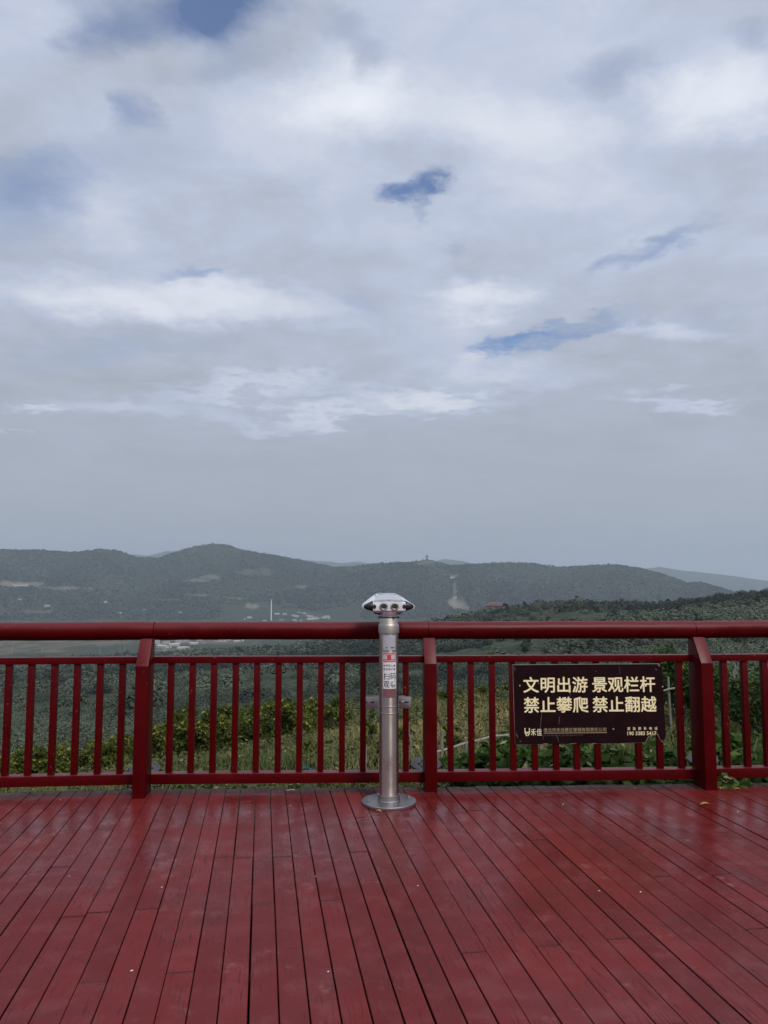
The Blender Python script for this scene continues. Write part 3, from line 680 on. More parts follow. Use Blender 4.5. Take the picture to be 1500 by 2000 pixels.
# ------------------------------------------------------------------ warning sign on the railing
def build_sign():
    a, b = NODE[3], NODE[4]; d = (b - a).normalized(); ang = math.atan2(d.y, d.x)
    tl = at(1002, 1299, 5.80); off = .021                          # just in front of the balusters
    x0 = (Vector((tl.x, tl.y)) - a).dot(d)
    o2 = a + d * x0 + Vector((-d.y, d.x)) * off
    U = 1.131 / 1440.0                                             # metres per drawing unit
    root = empty('warning_sign', (o2.x, o2.y, .883), ang)
    tag(root, 'dark brown warning sign with cream lettering fixed to the railing balusters', 'sign')
    def q(x, y): return ((x - 12) * U, -(y - 45) * U)
    out = [(10, 45), (700, 43), (1412, 42), (1432, 58), (1446, 84), (1450, 300), (1453, 560), (1457, 700), (1452, 735), (1436, 752), (1440, 775), (1420, 770), (1404, 742), (1392, 712), (1380, 690), (1366, 684), (1340, 690),
           (1308, 702), (1282, 724), (1270, 748), (1258, 770), (1000, 776), (800, 778), (770, 771), (735, 777), (612, 778), (590, 770), (540, 772), (518, 778), (330, 778), (318, 768), (288, 772), (276, 778), (40, 779), (20, 776), (14, 400)]
    def plate(name, pts, y0, y1, m, bev=0):
        bm = bmesh.new(); add_prism(bm, pts, y0, y1, bev); return bm_obj(name, bm, m, root)
    plate('board', [q(*p) for p in out], -.0035, -.0005, M['sign'])
    back = [(6, 40), (700, 38), (1418, 37), (1438, 70), (1449, 90), (1452, 560), (1455, 700), (1432, 752), (1436, 778), (1416, 772), (1398, 742), (1386, 714), (1368, 692), (1312, 708), (1286, 730), (1264, 774), (800, 781), (530, 777), (300, 780), (60, 782), (18, 779), (9, 400)]
    plate('backing_sheet', [q(*p) for p in back], 0.0, .002, M['sign_edge'])
    fn = lambda lay: (lambda x, y: (q(x, y)[0], -.0035 - lay, q(x, y)[1]))
    # drawing y grows downwards, so glyphs are written with negative y and flipped here
    class T(Text2D):
        def put2(s, txt, x, base, em, off=0.0, sx=1.0):
            V, Fs = glyphs(txt, em, off); k = len(s.V)
            s.V += [(v[0] * sx + x, base - v[1]) for v in V]; s.F += [tuple(i + k for i in f)[::-1] for f in Fs]
    t = T(); t.Z = []
    lay = [(0, 0)] + [(.017 * math.cos(k * math.pi / 4), .017 * math.sin(k * math.pi / 4)) for k in range(8)]
    for line, xs, base in (('文明出游景观栏杆', (100, 259, 414, 568, 757, 910, 1066, 1219), 289), ('禁止攀爬禁止翻越', (102, 258, 414, 570, 758, 913, 1069, 1224), 475)):
        for ch, x in zip(line, xs):
            for k, (dx, dy) in enumerate(lay): t.put2(ch, x + dx * 154, base + dy * 154, 154); t.Z += [k * .00004] * (len(t.V) - len(t.Z))
    zz = iter(t.Z); t.build('warning_lettering', M['gold'], root, lambda x, y: (q(x, y)[0], -.0041 - next(zz), q(x, y)[1]))
    t = T()
    for k, ch in enumerate('淮北市禾佳景区管理有限责任公司'): t.put2(ch, 288 + 40.2 * k, 664, 40, .004)
    for x0_, x1_ in ((292, 892),):
        k = len(t.V); t.V += [(x0_, 674), (x1_, 674), (x1_, 680), (x0_, 680)]; t.F.append((k, k + 3, k + 2, k + 1))
    t.build('company_lettering', M['dim_gold'], root, fn(.0006))
    t = T(); t.put2('Huaibei Hejia Scenic Spot Management Co.,ltd', 294, 703, 19.5, .004); t.build('english_lettering', M['dim_text'], root, fn(.0006))
    t = T()
    for k, ch in enumerate('紧急联系电话'): t.put2(ch, 1087 + 52.3 * k, 654, 31, .006)
    t.put2('190 3383 5417', 1079, 703, 48, .010, .99)
    t.build('phone_lettering', M['gold'], root, fn(.0006))
    t = T()
    # company emblem: two hooked uprights with a ball between, beside two tall characters
    def arc(cx, cy, r, a0, a1, n=8): return [(cx + r * math.cos(R(a0 + (a1 - a0) * i / n)), cy + r * math.sin(R(a0 + (a1 - a0) * i / n))) for i in range(n + 1)]
    t.strip([(113, 640), (113, 668), (117, 682), (126, 694), (128, 702)], 9); t.strip([(155, 640), (155, 668), (151, 682), (142, 694), (140, 702)], 9)
    t.strip(arc(134, 650, 21, 8, 172), 8)
    t.strip(arc(134, 672, 5, 0, 360, 12), 9)
    t.poly([(108, 637), (119, 637), (119, 629), (108, 629)]); t.poly([(149, 637), (160, 637), (160, 629), (149, 629)])
    t.put2('禾', 166, 694, 70, .008, .74); t.put2('佳', 222, 694, 70, .008, .74)
    t.build('company_emblem', M['gold'], root, fn(.0006))
    t = T()
    for pts, w in (([(274, 492), (268, 540), (262, 600), (256, 640)], 3), ([(443, 528), (440, 560), (434, 596)], 3.2), ([(541, 262), (548, 300), (546, 345)], 3), ([(22, 676), (40, 700), (44, 718)], 5), ([(408, 690), (424, 730), (432, 762)], 2.5),
                   ([(282, 690), (286, 740)], 2), ([(1030, 60), (1032, 140)], 1.5), ([(60, 745), (76, 750)], 5), ([(1410, 755), (1432, 768)], 7), ([(1402, 46), (1418, 62)], 12), ([(1376, 86), (1388, 98)], 6), ([(22, 66), (28, 98)], 5), ([(800, 104), (806, 110)], 5), ([(244, 212), (258, 220)], 6)):
        t = T(); t.strip(pts, w * .6); t.build('scratch', M['sign_edge'], root, fn(.0012))
    for (x, y) in ((70, 237), (955, 645), (1440, 255)):
        bm = bmesh.new(); add_lathe(bm, [(.0062, 0), (.0060, .0018), (.003, .003)], 12, Matrix.Rotation(math.pi / 2, 4, 'X'))
        ob = bm_obj('screw', bm, M['sign_edge'], root, 40); ob.location = (q(x, y)[0], -.0036, q(x, y)[1])
build_sign()

# ------------------------------------------------------------------ tower viewer
def build_viewer():
    B = on(759.5, 1563.5, .016); root = empty('tower_viewer', (B.x, B.y, 0), 0)
    tag(root, 'stainless steel coin viewer with silver binocular head on round base plate', 'binocular viewer')
    bm = bmesh.new(); add_lathe(bm, [(.180, .003), (.187, .005), (.187, .016), (.184, .019), (.070, .0195)], 72); bm_obj('base_plate', bm, M['plate_steel'], root, 30)
    bm = bmesh.new(); add_lathe(bm, [(.186, .0005), (.1865, .0032), (.1, .0034)], 64); bm_obj('base_gasket', bm, M['tape'], root, 30)
    for (px, py) in ((720, 1565.5), (773, 1573), (799, 1557.5), (757, 1553)):
        p = on(px, py, .019); bm = bmesh.new(); add_lathe(bm, [(.0125, .0), (.0125, .003)], 16); add_lathe(bm, [(.009, .003), (.009, .0095), (.0075, .011)], 6); bm_obj('bolt', bm, M['plate_steel'], root, 30).location = (p.x - B.x, p.y - B.y, .019)
    PR = .0665; CL = .0705
    bm = bmesh.new(); add_lathe(bm, [(.079, .019), (.079, .024), (.0745, .028), (.0735, .052), (.0765, .056), (.0755, .061), (.0685, .062)], 64); bm_obj('base_collar', bm, M['plate_steel'], root, 35)
    bm = bmesh.new(); add_lathe(bm, [(PR + .0005, .060), (PR, .3), (PR, .8), (PR - .0005, 1.15)], 64); bm_obj('pole', bm, M['steel'], root, 35)
    bm = bmesh.new(); add_lathe(bm, [(PR + .0005, 1.143), (CL + .001, 1.145), (CL + .001, 1.196), (CL - .002, 1.203), (.063, 1.211), (.0625, 1.256), (.061, 1.259)], 64); bm_obj('top_collar', bm, M['collar_steel'], root, 35)
    bm = bmesh.new(); add_lathe(bm, [(.064, 1.250), (.0655, 1.2515), (.0655, 1.257), (.064, 1.2585)], 48)
    for a in (-178, -2, -60): add_box(bm, (-.006, -.072, 1.246), (.006, -.058, 1.2585), .001, Matrix.Rotation(R(a + 90), 4, 'Z'))
    bm_obj('clamp_ring', bm, M['black'], root, 35)
    bm = bmesh.new(); add_lathe(bm, [(.060, 1.258), (.059, 1.275), (.056, 1.290)], 40); bm_obj('neck', bm, M['chin'], root, 35)
    # ---- head, turned a little to the left
    hd = empty('head', (0, .02, 1.327), R(6)); hd.parent = root; hd.scale = (1.14, 1, 1)
    def loft(name, secs, m, sm=32, cap0=True, cap1=True):
        bm = bmesh.new(); rings = [[bm.verts.new((x, y, z)) for x, z in pts] for y, pts in secs]; n = len(rings[0])
        for a, b in zip(rings, rings[1:]):
            for k in range(n): bm.faces.new((a[k], a[(k + 1) % n], b[(k + 1) % n], b[k]))
        if cap0: bm.faces.new(rings[0])
        if cap1: bm.faces.new(rings[-1][::-1])
        bmesh.ops.recalc_face_normals(bm, faces=bm.faces)
        return bm_obj(name, bm, m, hd, sm)
    half = lambda pts: pts + [(-x, z) for x, z in pts[::-1] if abs(x) > 1e-6]
    s0 = half([(0, .056), (.06, .054), (.092, .046), (.152, .016), (.160, .002), (.156, -.015), (.100, -.038), (.07, -.042), (0, -.044)])
    s1 = half([(0, .070), (.06, .067), (.094, .056), (.153, .014), (.160, .002), (.157, -.013), (.101, -.036), (.07, -.046), (0, -.050)])
    s2 = half([(0, .086), (.06, .083), (.090, .066), (.154, .018), (.162, .003), (.158, -.014), (.100, -.038), (.07, -.052), (0, -.056)])
    s3 = half([(0, .088), (.058, .085), (.084, .068), (.138, .020), (.146, .003), (.142, -.014), (.092, -.036), (.066, -.052), (0, -.056)])
    s4 = half([(0, .078), (.052, .075), (.074, .060), (.110, .018), (.116, .003), (.112, -.012), (.080, -.032), (.06, -.046), (0, -.050)])
    loft('shell', [(.0, s0), (.03, s1), (.10, s2), (.24, s3), (.30, s4)], M['silver'], 48)
    wing = [(.099, .040), (.149, .0135), (.155, .002), (.152, -.012), (.099, -.034)]
    for sgn in (-1, 1):
        bm = bmesh.new(); pts = [(sgn * x, z) for x, z in wing]
        add_prism(bm, pts, -.0025, .004); bm_obj('grip_recess', bm, M['rubber'], hd)
        bm = bmesh.new(); mt = Matrix.Translation((sgn * .098, -.010, .001)) @ Matrix.Rotation(sgn * math.pi / 2, 4, 'Y') @ Matrix.Scale(.62, 4, (0, 1, 0))
        add_lathe(bm, [(.024, 0), (.0275, .006), (.0262, .018), (.0215, .034), (.014, .048), (.009, .052)], 24, mt)
        g = bm_obj('hand_grip', bm, M['black'], hd, 35)
        bm = bmesh.new(); add_box(bm, (sgn * .094 - .013, -.0385, -.009), (sgn * .094 + .013, -.034, .009), .001); add_box(bm, (sgn * .091 - .005, -.0388, -.016), (sgn * .091 + .005, -.034, .016), .001); bm_obj('grip_bracket', bm, M['black'], hd)
    # central eyepiece block and its hood
    face = [(-.099, -.028), (.099, -.028), (.1, .030), (.060, .031), (.028, .028), (.012, .035), (-.012, .035), (-.028, .028), (-.060, .031), (-.1, .030)]
    bm = bmesh.new(); add_prism(bm, face, -.036, .02, .0025); bm_obj('eyepiece_block', bm, M['silver'], hd, 35)
    hood0 = [(-.097, .0305), (.097, .0305), (.088, .043), (.0, .050), (-.088, .043)]
    hood1 = [(-.095, .0305), (.095, .0305), (.080, .060), (.0, .0655), (-.080, .060)]
    hood2 = [(-.093, .0305), (.093, .0305), (.074, .077), (.0, .081), (-.074, .077)]
    loft('hood', [(-.030, hood0), (.01, hood1), (.06, hood2)], M['silver_grey'], 40)
    bm = bmesh.new(); add_box(bm, (-.056, .088, .0835), (.056, .232, .0895), .0028); bm_obj('top_panel', bm, M['silver_grey'], hd, 35)
    for sgn in (-1, 1):
        bm = bmesh.new(); add_lathe(bm, [(.005, 0), (.005, .004), (.003, .006)], 10); bm_obj('screw', bm, M['plate_steel'], hd, 35).location = (sgn * .078, .045, .075)
    loft('chin', [(-.034, [(-.096, -.0285), (.096, -.0285), (.085, -.042), (.030, -.045), (0, -.050), (-.030, -.045), (-.085, -.042)]), (.06, [(-.10, -.0285), (.10, -.0285), (.080, -.056), (.030, -.062), (0, -.064), (-.030, -.062), (-.080, -.056)])], M['chin'], 40)
    bm = bmesh.new(); add_lathe(bm, [(.0062, 0), (.0062, .004)], 16, Matrix.Translation((.0, -.0265, .0405)) @ Matrix.Rotation(R(62), 4, 'X')); bm_obj('sensor_hole', bm, M['black'], hd, 35)
    bm = bmesh.new(); add_lathe(bm, [(.0062, 0), (.0062, .006)], 16, Matrix.Translation((.0, -.0335, -.043)) @ Matrix.Rotation(R(95), 4, 'X')); bm_obj('lock_hole', bm, M['black'], hd, 35)
    for sgn, lm in ((-1, 'lens'), (1, 'lens')):
        mt = Matrix.Translation((sgn * .0335 - .001, -.034, .001)) @ Matrix.Rotation(math.pi / 2, 4, 'X')
        bm = bmesh.new(); add_lathe(bm, [(.0262, -.002), (.0262, .006), (.0245, .010), (.0200, .0135), (.0172, .0125), (.0165, .004)], 40, mt, cap=False); e = bm_obj('eyepiece', bm, M['brass' if sgn > 0 else 'plate_steel'], hd, 35)
        bm = bmesh.new(); add_lathe(bm, [(.0168, .0035), (.0120, .0052), (.0001, .0060)], 32, mt, cap=False); bm_obj('lens', bm, M['lens'], e, 60)
    # ---- stickers wrapped round the pole
    def wrap(lay): return lambda x, z: ((PR + lay) * math.sin(x / PR), -(PR + lay) * math.cos(x / PR), z)
    tilt = R(-7)                                               # stickers sit slightly to the right of the front
    def patch(name, x0, x1, z0, z1, m, lay, parent=root):
        nx = 24; V = []; Fs = []; f = wrap(lay); g = wrap(.0001)
        for k in range(nx + 1):
            x = x0 + (x1 - x0) * k / nx
            V += [f(x, z0), f(x, z1)]
        for k in range(nx): Fs.append((2 * k, 2 * k + 2, 2 * k + 3, 2 * k + 1))
        me = bpy.data.meshes.new(name); me.from_pydata(V, [], Fs); me.update(); smooth(me); return link(name, me, m, parent)
    PXZ = lambda y: H + (B.y - .065) * (ray(760, y).z / ray(760, y).y)      # height of an image row on the pole's front
    MX = 5.27 / F
    cx = .0035
    patch('name_plate', cx - .046, cx + .046, PXZ(1269.5), PXZ(1241), M['silver_grey'], .0006)
    for (x0, x1) in ((-.024, -.012), (.010, .034)): patch('plate_mark', cx + x0, cx + x1, PXZ(1266.2), PXZ(1264.2), M['ink'], .0010)
    for sx_ in (-.042, .042):
        for yy in (1243, 1267): 
            bm = bmesh.new(); add_lathe(bm, [(.0018, 0), (.0012, .001)], 8, Matrix.Rotation(math.pi / 2, 4, 'X')); ob = bm_obj('rivet', bm, M['plate_steel'], root); ob.location = wrap(.0008)(cx + sx_, PXZ(yy))
    red = patch('red_sticker', cx - .050, cx + .050, PXZ(1294), PXZ(1274.8), M['red_sticker'], .0008)
    for (x0, x1, a, b) in ((-.050, .050, 1275.6, 1274.8), (-.050, .050, 1294.2, 1293.2), (-.050, -.0475, 1293.2, 1275.6), (.0475, .050, 1293.2, 1275.6), (-.044, .044, 1291.0, 1290.2), (-.044, .044, 1278.6, 1278.0)): patch('border_line', cx + x0, cx + x1, PXZ(a), PXZ(b), M['white_sticker'], .0012, red)
    for x0, x1 in ((-.044, -.015), (.012, .041)): patch('blank_square', cx + x0, cx + x1, PXZ(1288.0), PXZ(1279.5), M['pale_square'], .0012, red)
    ws_ = patch('scan_sticker', cx - .046, cx + .051, PXZ(1345.3), PXZ(1294.6), M['white_sticker'], .0007)
    k = (PXZ(1294.6) - PXZ(1345.3)) / 50.7
    t = Text2D()
    def fitrow(txt, x0, adv, ytop, ybot, w, off):
        for i_, ch in enumerate(txt): t.put(ch, 0, 0, 1, off, fit=(x0 + adv * i_, x0 + adv * i_ + w, PXZ(ybot), PXZ(ytop)))
    fitrow('世界那么美', cx - .042, .0174, 1298.0, 1302.6, .0152, .006); fitrow('赶快来打望', cx - .0415, .0174, 1304.6, 1309.6, .0152, .006)
    fitrow('扫码', cx - .0415, .0465, 1314.6, 1327.6, .0425, .006); fitrow('观看', cx - .0415, .0465, 1330.0, 1343.2, .0425, .006)
    t.build('scan_lettering', M['ink'], ws_, wrap(.0016))
    patch('maroon_tape', cx - .046, cx + .050, PXZ(1363.0), PXZ(1345.6), M['tape'], .0006)
    # ---- clamp that ties the pole to the railing
    for sgn, x0, x1 in ((-1, 706, 741), (1, 776.5, 803.5)):
        yb = NODE[3].y + .020 - B.y; Y = NODE[3].y + .018
        p0 = at(x0, 1383.5, Y); p1 = at(x1, 1360.5, Y); bm = bmesh.new()
        lo = (p0.x - B.x, 0, p0.z); hi = (p1.x - B.x, 0, p1.z); r_ = .012
        def rr(lo, hi, r_):
            pts = []
            for cx_, cz_, a0 in ((hi[0] - r_, hi[2] - r_, 0), (lo[0] + r_, hi[2] - r_, 90), (lo[0] + r_, lo[2] + r_, 180), (hi[0] - r_, lo[2] + r_, 270)):
                for q in range(5): pts.append((cx_ + r_ * math.cos(R(a0 + 22.5 * q)), cz_ + r_ * math.sin(R(a0 + 22.5 * q))))
            return pts
        add_prism(bm, rr(lo, hi, r_), Y - B.y - .004, Y - B.y, .001)
        ear = bm_obj('clamp_plate', bm, M['plate_steel'], root, 30)
        mx = (709.5 + 732) / 2 if sgn < 0 else (777 + 798) / 2; c = at(mx, 1371.5, Y); w = .040
        bm = bmesh.new(); add_prism(bm, rr((c.x - B.x - w, 0, c.z - .006), (c.x - B.x + w, 0, c.z + .006), .0055), Y - B.y - .0046, Y - B.y - .0030); bm_obj('slot', bm, M['black'], ear)
        bx = at(720.5 if sgn < 0 else 786, 1371.5, Y)
        bm = bmesh.new(); mt = Matrix.Translation((bx.x - B.x, Y - B.y - .0046, bx.z)) @ Matrix.Rotation(math.pi / 2, 4, 'X')
        add_lathe(bm, [(.0150, 0), (.0150, .002), (.0105, .0021), (.0105, .0075), (.008, .0095)], 20, mt); bm_obj('bolt', bm, M['plate_steel'], ear, 35)
        bm = bmesh.new(); add_box(bm, (p0.x - B.x + (.03 if sgn < 0 else .01), Y - B.y + .001, p1.z + .0005), (p1.x - B.x - (.0 if sgn < 0 else .045), Y - B.y + .003, p1.z + .008), 0); bm_obj('clamp_strap', bm, M['plate_steel'], ear)
    for yy in (1380.5, 1394):
        zc = PXZ(yy); bm = bmesh.new(); n = 48; rad = PR + .0022; pts = [(rad * math.sin(2 * math.pi * q / n), -rad * math.cos(2 * math.pi * q / n), zc) for q in range(n)]
        rings = []
        for q in range(n):
            a = 2 * math.pi * q / n; rings.append([bm.verts.new(((rad + .0026 * math.cos(b_)) * math.sin(a), -(rad + .0026 * math.cos(b_)) * math.cos(a), zc + .0026 * math.sin(b_))) for b_ in [2 * math.pi * w_ / 8 for w_ in range(8)]])
        for q in range(n):
            for w_ in range(8): bm.faces.new((rings[q][w_], rings[q][(w_ + 1) % 8], rings[(q + 1) % n][(w_ + 1) % 8], rings[(q + 1) % n][w_]))
        bmesh.ops.recalc_face_normals(bm, faces=bm.faces); bm_obj('wire_hoop', bm, M['plate_steel'], root, 60)
        bm = bmesh.new()
        for sgn in (-1, 1): add_tube(bm, [(sgn * (PR + .002), -.002, zc), (sgn * (PR + .0025), .17, zc + .012), (sgn * (PR + .0025), NODE[3].y - B.y + .012, zc + .014)], .0026, 8)
        bm_obj('hoop_arms', bm, M['plate_steel'], root, 60)
build_viewer()

# ------------------------------------------------------------------ small things at the railing
def build_floodlight(px, py, Y, rz, label):
    p = at(px, py, Y); root = empty('floodlight', (p.x, p.y, p.z - .05), rz); root.scale = (.84,) * 3; tag(root, label, 'floodlight', 'floodlights behind the railing posts')
    tl = Matrix.Translation((0, 0, .055)) @ Matrix.Rotation(R(24), 4, 'X')
    sc = tl @ Matrix.Diagonal((1.3, .95, .95, 1))
    bm = bmesh.new(); add_lathe(bm, [(.045, -.075), (.085, -.055), (.108, -.01), (.110, .004), (.104, .010)], 36, sc); bm_obj('lamp_body', bm, M['lamp_body'], root, 40)
    bm = bmesh.new(); add_lathe(bm, [(.109, .004), (.107, .016), (.090, .019), (.083, .012)], 36, sc, cap=False); bm_obj('lamp_ring', bm, M['lamp_ring'], root, 40)
    bm = bmesh.new(); add_lathe(bm, [(.086, .010), (.084, .0125)], 36, sc); gl = bm_obj('lamp_lens', bm, M['lamp_glass'], root)
    for k in range(7):
        a = k * math.pi / 3; rr = 0 if k == 6 else .047
        bm = bmesh.new(); add_lathe(bm, [(.017, .0125), (.015, .0155), (.006, .0145)], 14, sc @ Matrix.Translation((rr * math.cos(a), rr * math.sin(a), 0))); bm_obj('led', bm, M['lamp_body'], gl, 40)
    bm = bmesh.new()
    for s in (-1, 1): add_tube(bm, [(s * .148, 0, .055), (s * .148, .01, -.10)], .008, 6)
    add_tube(bm, [(-.148, .01, -.10), (.148, .01, -.10)], .008, 6); bm_obj('bracket', bm, M['lamp_body'], root)
    bm = bmesh.new(); add_box(bm, (-.02, -.02, -.75), (.02, .02, -.10), .002); bm_obj('stake', bm, M['lamp_body'], root)
build_floodlight(283, 1502, 6.12, R(8), 'black floodlight with grey ring behind the left railing post')
build_floodlight(832, 1493, 6.14, R(-6), 'black floodlight behind the middle post, right of the viewer pole')
build_floodlight(1372, 1483, 6.25, R(-14), 'black floodlight partly hidden behind the right post beside the sign')
def build_loop():
    Y = NODE[3].y + .12; root = empty('hanging_handle', tuple(at(543, 1296, Y))); tag(root, 'black cord loop with a grip bar hanging behind the upper rail', 'handle loop')
    f = lambda x, y: at(x, y, Y) - root.location
    px = [(543, 1277), (538, 1293), (531.5, 1303), (528.5, 1309), (529.5, 1313.5), (532, 1315)]; px2 = [(543, 1277), (551, 1294), (556.5, 1302), (558.2, 1309), (556.5, 1313), (553, 1314)]
    bm = bmesh.new(); add_tube(bm, [f(*q) for q in px], .0030, 6); add_tube(bm, [f(*q) for q in px2], .0030, 6); bm_obj('cord', bm, M['black'], root, 60)
    bm = bmesh.new(); add_tube(bm, [f(530.5, 1315.5), f(543, 1314.8), f(556, 1313.2)], .0062, 10); bm_obj('grip_bar', bm, M['black'], root, 60)
    bm = bmesh.new(); add_tube(bm, [f(543, 1277) + Vector((0, 0, .0)), f(543, 1274) + Vector((0, -.03, .012)), f(543, 1274) + Vector((0, -.085, .010))], .003, 6); bm_obj('cord', bm, M['black'], root, 60)
build_loop()
def build_tarp():
    Y = 6.2; c = at(580, 1508, Y); bm = bmesh.new(); n, m = 14, 8; g = []
    for i in range(n):
        for j in range(m):
            u, v = i / (n - 1), j / (m - 1); x = (u - .5) * .30 + .03 * math.sin(v * 5); h = max(0, 1 - abs(u - .72) / .55) * .12
            g.append(bm.verts.new((x, (v - .5) * .3 + .02 * math.sin(u * 9), h * (1 - .5 * v) - .05 + .012 * math.sin(u * 17 + v * 8))))
    for i in range(n - 1):
        for j in range(m - 1): bm.faces.new((g[i * m + j], g[(i + 1) * m + j], g[(i + 1) * m + j + 1], g[i * m + j + 1]))
    bmesh.ops.solidify(bm, geom=bm.faces[:], thickness=.003)
    o = bm_obj('netting_scrap', bm, M['teal'], None, 60); o.location = c; tag(o, 'crumpled teal netting scrap behind the lower rail', 'netting')
build_tarp()

def leaf_shape(bm, L_, w, curl, n=6):
    vs = []
    for i in range(n + 1):
        t = i / n; ww = w * math.sin(math.pi * min(1, t * .97 + .02)) ** .8; z = curl * math.sin(t * 3) + .004
        vs.append((bm.verts.new((t * L_, -ww, z + ww * .3)), bm.verts.new((t * L_, 0, z)), bm.verts.new((t * L_, ww, z + ww * .5))))
    for a, b in zip(vs, vs[1:]):
        bm.faces.new((a[0], b[0], b[1], a[1])); bm.faces.new((a[1], b[1], b[2], a[2]))
for (px, py, L_, w, rz, lab) in ((733, 1586, .045, .011, -20, 'small curled yellow leaf just in front of the viewer base plate'), (1367, 1573, .075, .013, 8, 'long yellow leaf lying in front of the right railing post'),
                                 (1440, 1589, .03, .009, 30, 'tiny yellow leaf near the right edge of the deck'), (1098, 1575, .03, .006, 40, 'thin pale leaf on the deck below the sign'), (1408, 1542, .03, .01, 100, 'pale leaf at the foot of the right railing post'), (1433, 1543, .05, .01, -10, 'brown leaf below the lower rail at the right edge')):
    p = on(px, py, .001); bm = bmesh.new(); leaf_shape(bm, L_, w, .008); bmesh.ops.solidify(bm, geom=bm.faces[:], thickness=.0006)
    o = bm_obj('fallen_leaf', bm, M['dry_leaf'], None, 60); o.location = p; o.rotation_euler = (0, 0, R(rz)); tag(o, lab, 'leaf', 'fallen leaves on the deck')
p = on(568, 1544, .004); bm = bmesh.new(); add_tube(bm, [(-.03, 0, 0), (0, .006, .004), (.03, .002, .002)], [.004, .005, .003], 6); add_tube(bm, [(.005, .004, .004), (.02, .02, .004)], .0025, 5)
o = bm_obj('twig', bm, M['twig'], None, 60); o.location = p; tag(o, 'short dry twig on the deck under the lower rail', 'twig')
me_f = None
for (px, py) in ((135, 1711), (316, 1733), (257, 1896), (641, 1898), (1251, 1742), (816, 1730), (567, 1573), (616, 1712), (1170, 1740), (118, 1562), (1168, 1537), (1240, 1539), (228, 1548)):
    p = on(px, py, .0015)
    if me_f is None:
        bm = bmesh.new(); add_prism(bm, [(-.009, -.004), (-.002, -.008), (.008, -.003), (.006, .006), (-.004, .007)], 0, .0012); bmesh.ops.rotate(bm, verts=bm.verts, cent=(0, 0, 0), matrix=Matrix.Rotation(R(90), 3, 'X')); fo = bm_obj('paint_flake', bm, M['flake']); me_f = fo.data
    else: fo = bpy.data.objects.new('paint_flake', me_f); COL.objects.link(fo)
    fo.location = p; sc = rng.uniform(.3, .7); fo.scale = (sc, sc * rng.uniform(.5, 1), 1); fo.rotation_euler = (0, 0, rng.random() * 6)
    tag(fo, 'tiny white flake lying on the red boards', 'flake', 'white flakes on the deck')

# ------------------------------------------------------------------ foliage builders (numpy)
def leaf_quads(C, size, flat=.0, aspect=1.6, N=None, jit=.55):
    """C: centres (n,3); one kite-shaped leaf each -> V (4n,3), F (n,4)"""
    n = len(C); a = nrg.normal(size=(n, 3))
    if N is not None:                       # leaves lie roughly on the crown's surface
        m = N + jit * nrg.normal(size=(n, 3)); m /= np.linalg.norm(m, axis=1, keepdims=True) + 1e-9
        a -= m * (a * m).sum(1, keepdims=True); a /= np.linalg.norm(a, axis=1, keepdims=True) + 1e-9; b = np.cross(m, a)
        s = np.asarray(size).reshape(-1, 1) * np.ones((n, 1)); la = a * s * aspect * .5; lb = b * s * .5
        return np.stack([C - la, C + lb * .9 - la * .1, C + la, C - lb * .9 - la * .1], 1).reshape(-1, 3), np.arange(4 * n).reshape(n, 4)
    a[:, 2] *= (1 - flat); a /= np.linalg.norm(a, axis=1, keepdims=True) + 1e-9
    b = nrg.normal(size=(n, 3)); b -= a * (a * b).sum(1, keepdims=True); b /= np.linalg.norm(b, axis=1, keepdims=True) + 1e-9
    s = np.asarray(size).reshape(-1, 1) * np.ones((n, 1)); la = a * s * aspect * .5; lb = b * s * .5
    V = np.stack([C - la, C + lb * .9 - la * .1, C + la, C - lb * .9 - la * .1], 1).reshape(-1, 3)
    return V, np.arange(4 * n).reshape(n, 4)
def crown_points(n, rx, rz, z0, lumps, seed, shell=.55):
    r_ = np.random.default_rng(seed); L_ = []
    for k in range(lumps):
        th = r_.random() * 6.28; q = r_.random() ** .5; zz = r_.random()
        L_.append((rx * .62 * q * math.cos(th), rx * .62 * q * math.sin(th), z0 + rz * (.18 + .68 * zz), (.30 + .28 * r_.random()) * rx * (1.05 - .45 * zz)))
    out = []; per = n // lumps
    for (x, y, z, s) in L_:
        d = r_.normal(size=(per, 3)); d /= np.linalg.norm(d, axis=1, keepdims=True); rad = s * (shell + (1 - shell) * r_.random((per, 1))) * (1 + .25 * r_.normal(size=(per, 1)))
        out.append(d * rad * np.array([1, 1, .85]) + np.array([x, y, z]))
    P_ = np.concatenate(out); return P_[P_[:, 2] > z0 * .3]
def foliage_mesh(name, P_, size, flat=.2, aspect=1.6, seed=0):
    r_ = np.random.default_rng(seed); n = len(P_)
    V, Fq = leaf_quads(P_, size * (.6 + .8 * r_.random(n)), flat, aspect)
    tint = np.clip(.5 + .9 * fbm(P_[:, 0] / size / 6 + 50, P_[:, 2] / size / 6 + 50, 2, seed) + .25 * r_.normal(size=n), 0, 1)
    return np_mesh(name, V, Fq, 4, {'tint': np.repeat(tint, 4), 'odd': np.repeat(r_.random(n), 4)})
def stems(name, h, k, rad, spread, seed, parent, mat=None):
    r_ = random.Random(seed); bm = bmesh.new()
    for q in range(k):
        a = r_.random() * 6.28; s = spread * (.3 + .7 * r_.random()); top = (s * math.cos(a), s * math.sin(a), h * (.6 + .4 * r_.random()))
        add_tube(bm, [(0, 0, -.15), (top[0] * .3 + r_.uniform(-.05, .05) * h, top[1] * .3, top[2] * .5), top], [rad, rad * .7, rad * .25], 6)
    return bm_obj(name, bm, mat or M['bark'], parent, 60)
def make_plant(name, cat, label, group, mesh, leafmat, stem_args):
    root = empty(name); tag(root, label, cat, group)
    link('foliage', mesh, leafmat, root)
    if stem_args: stems('stem', *stem_args, root)
    return root
placed = {}
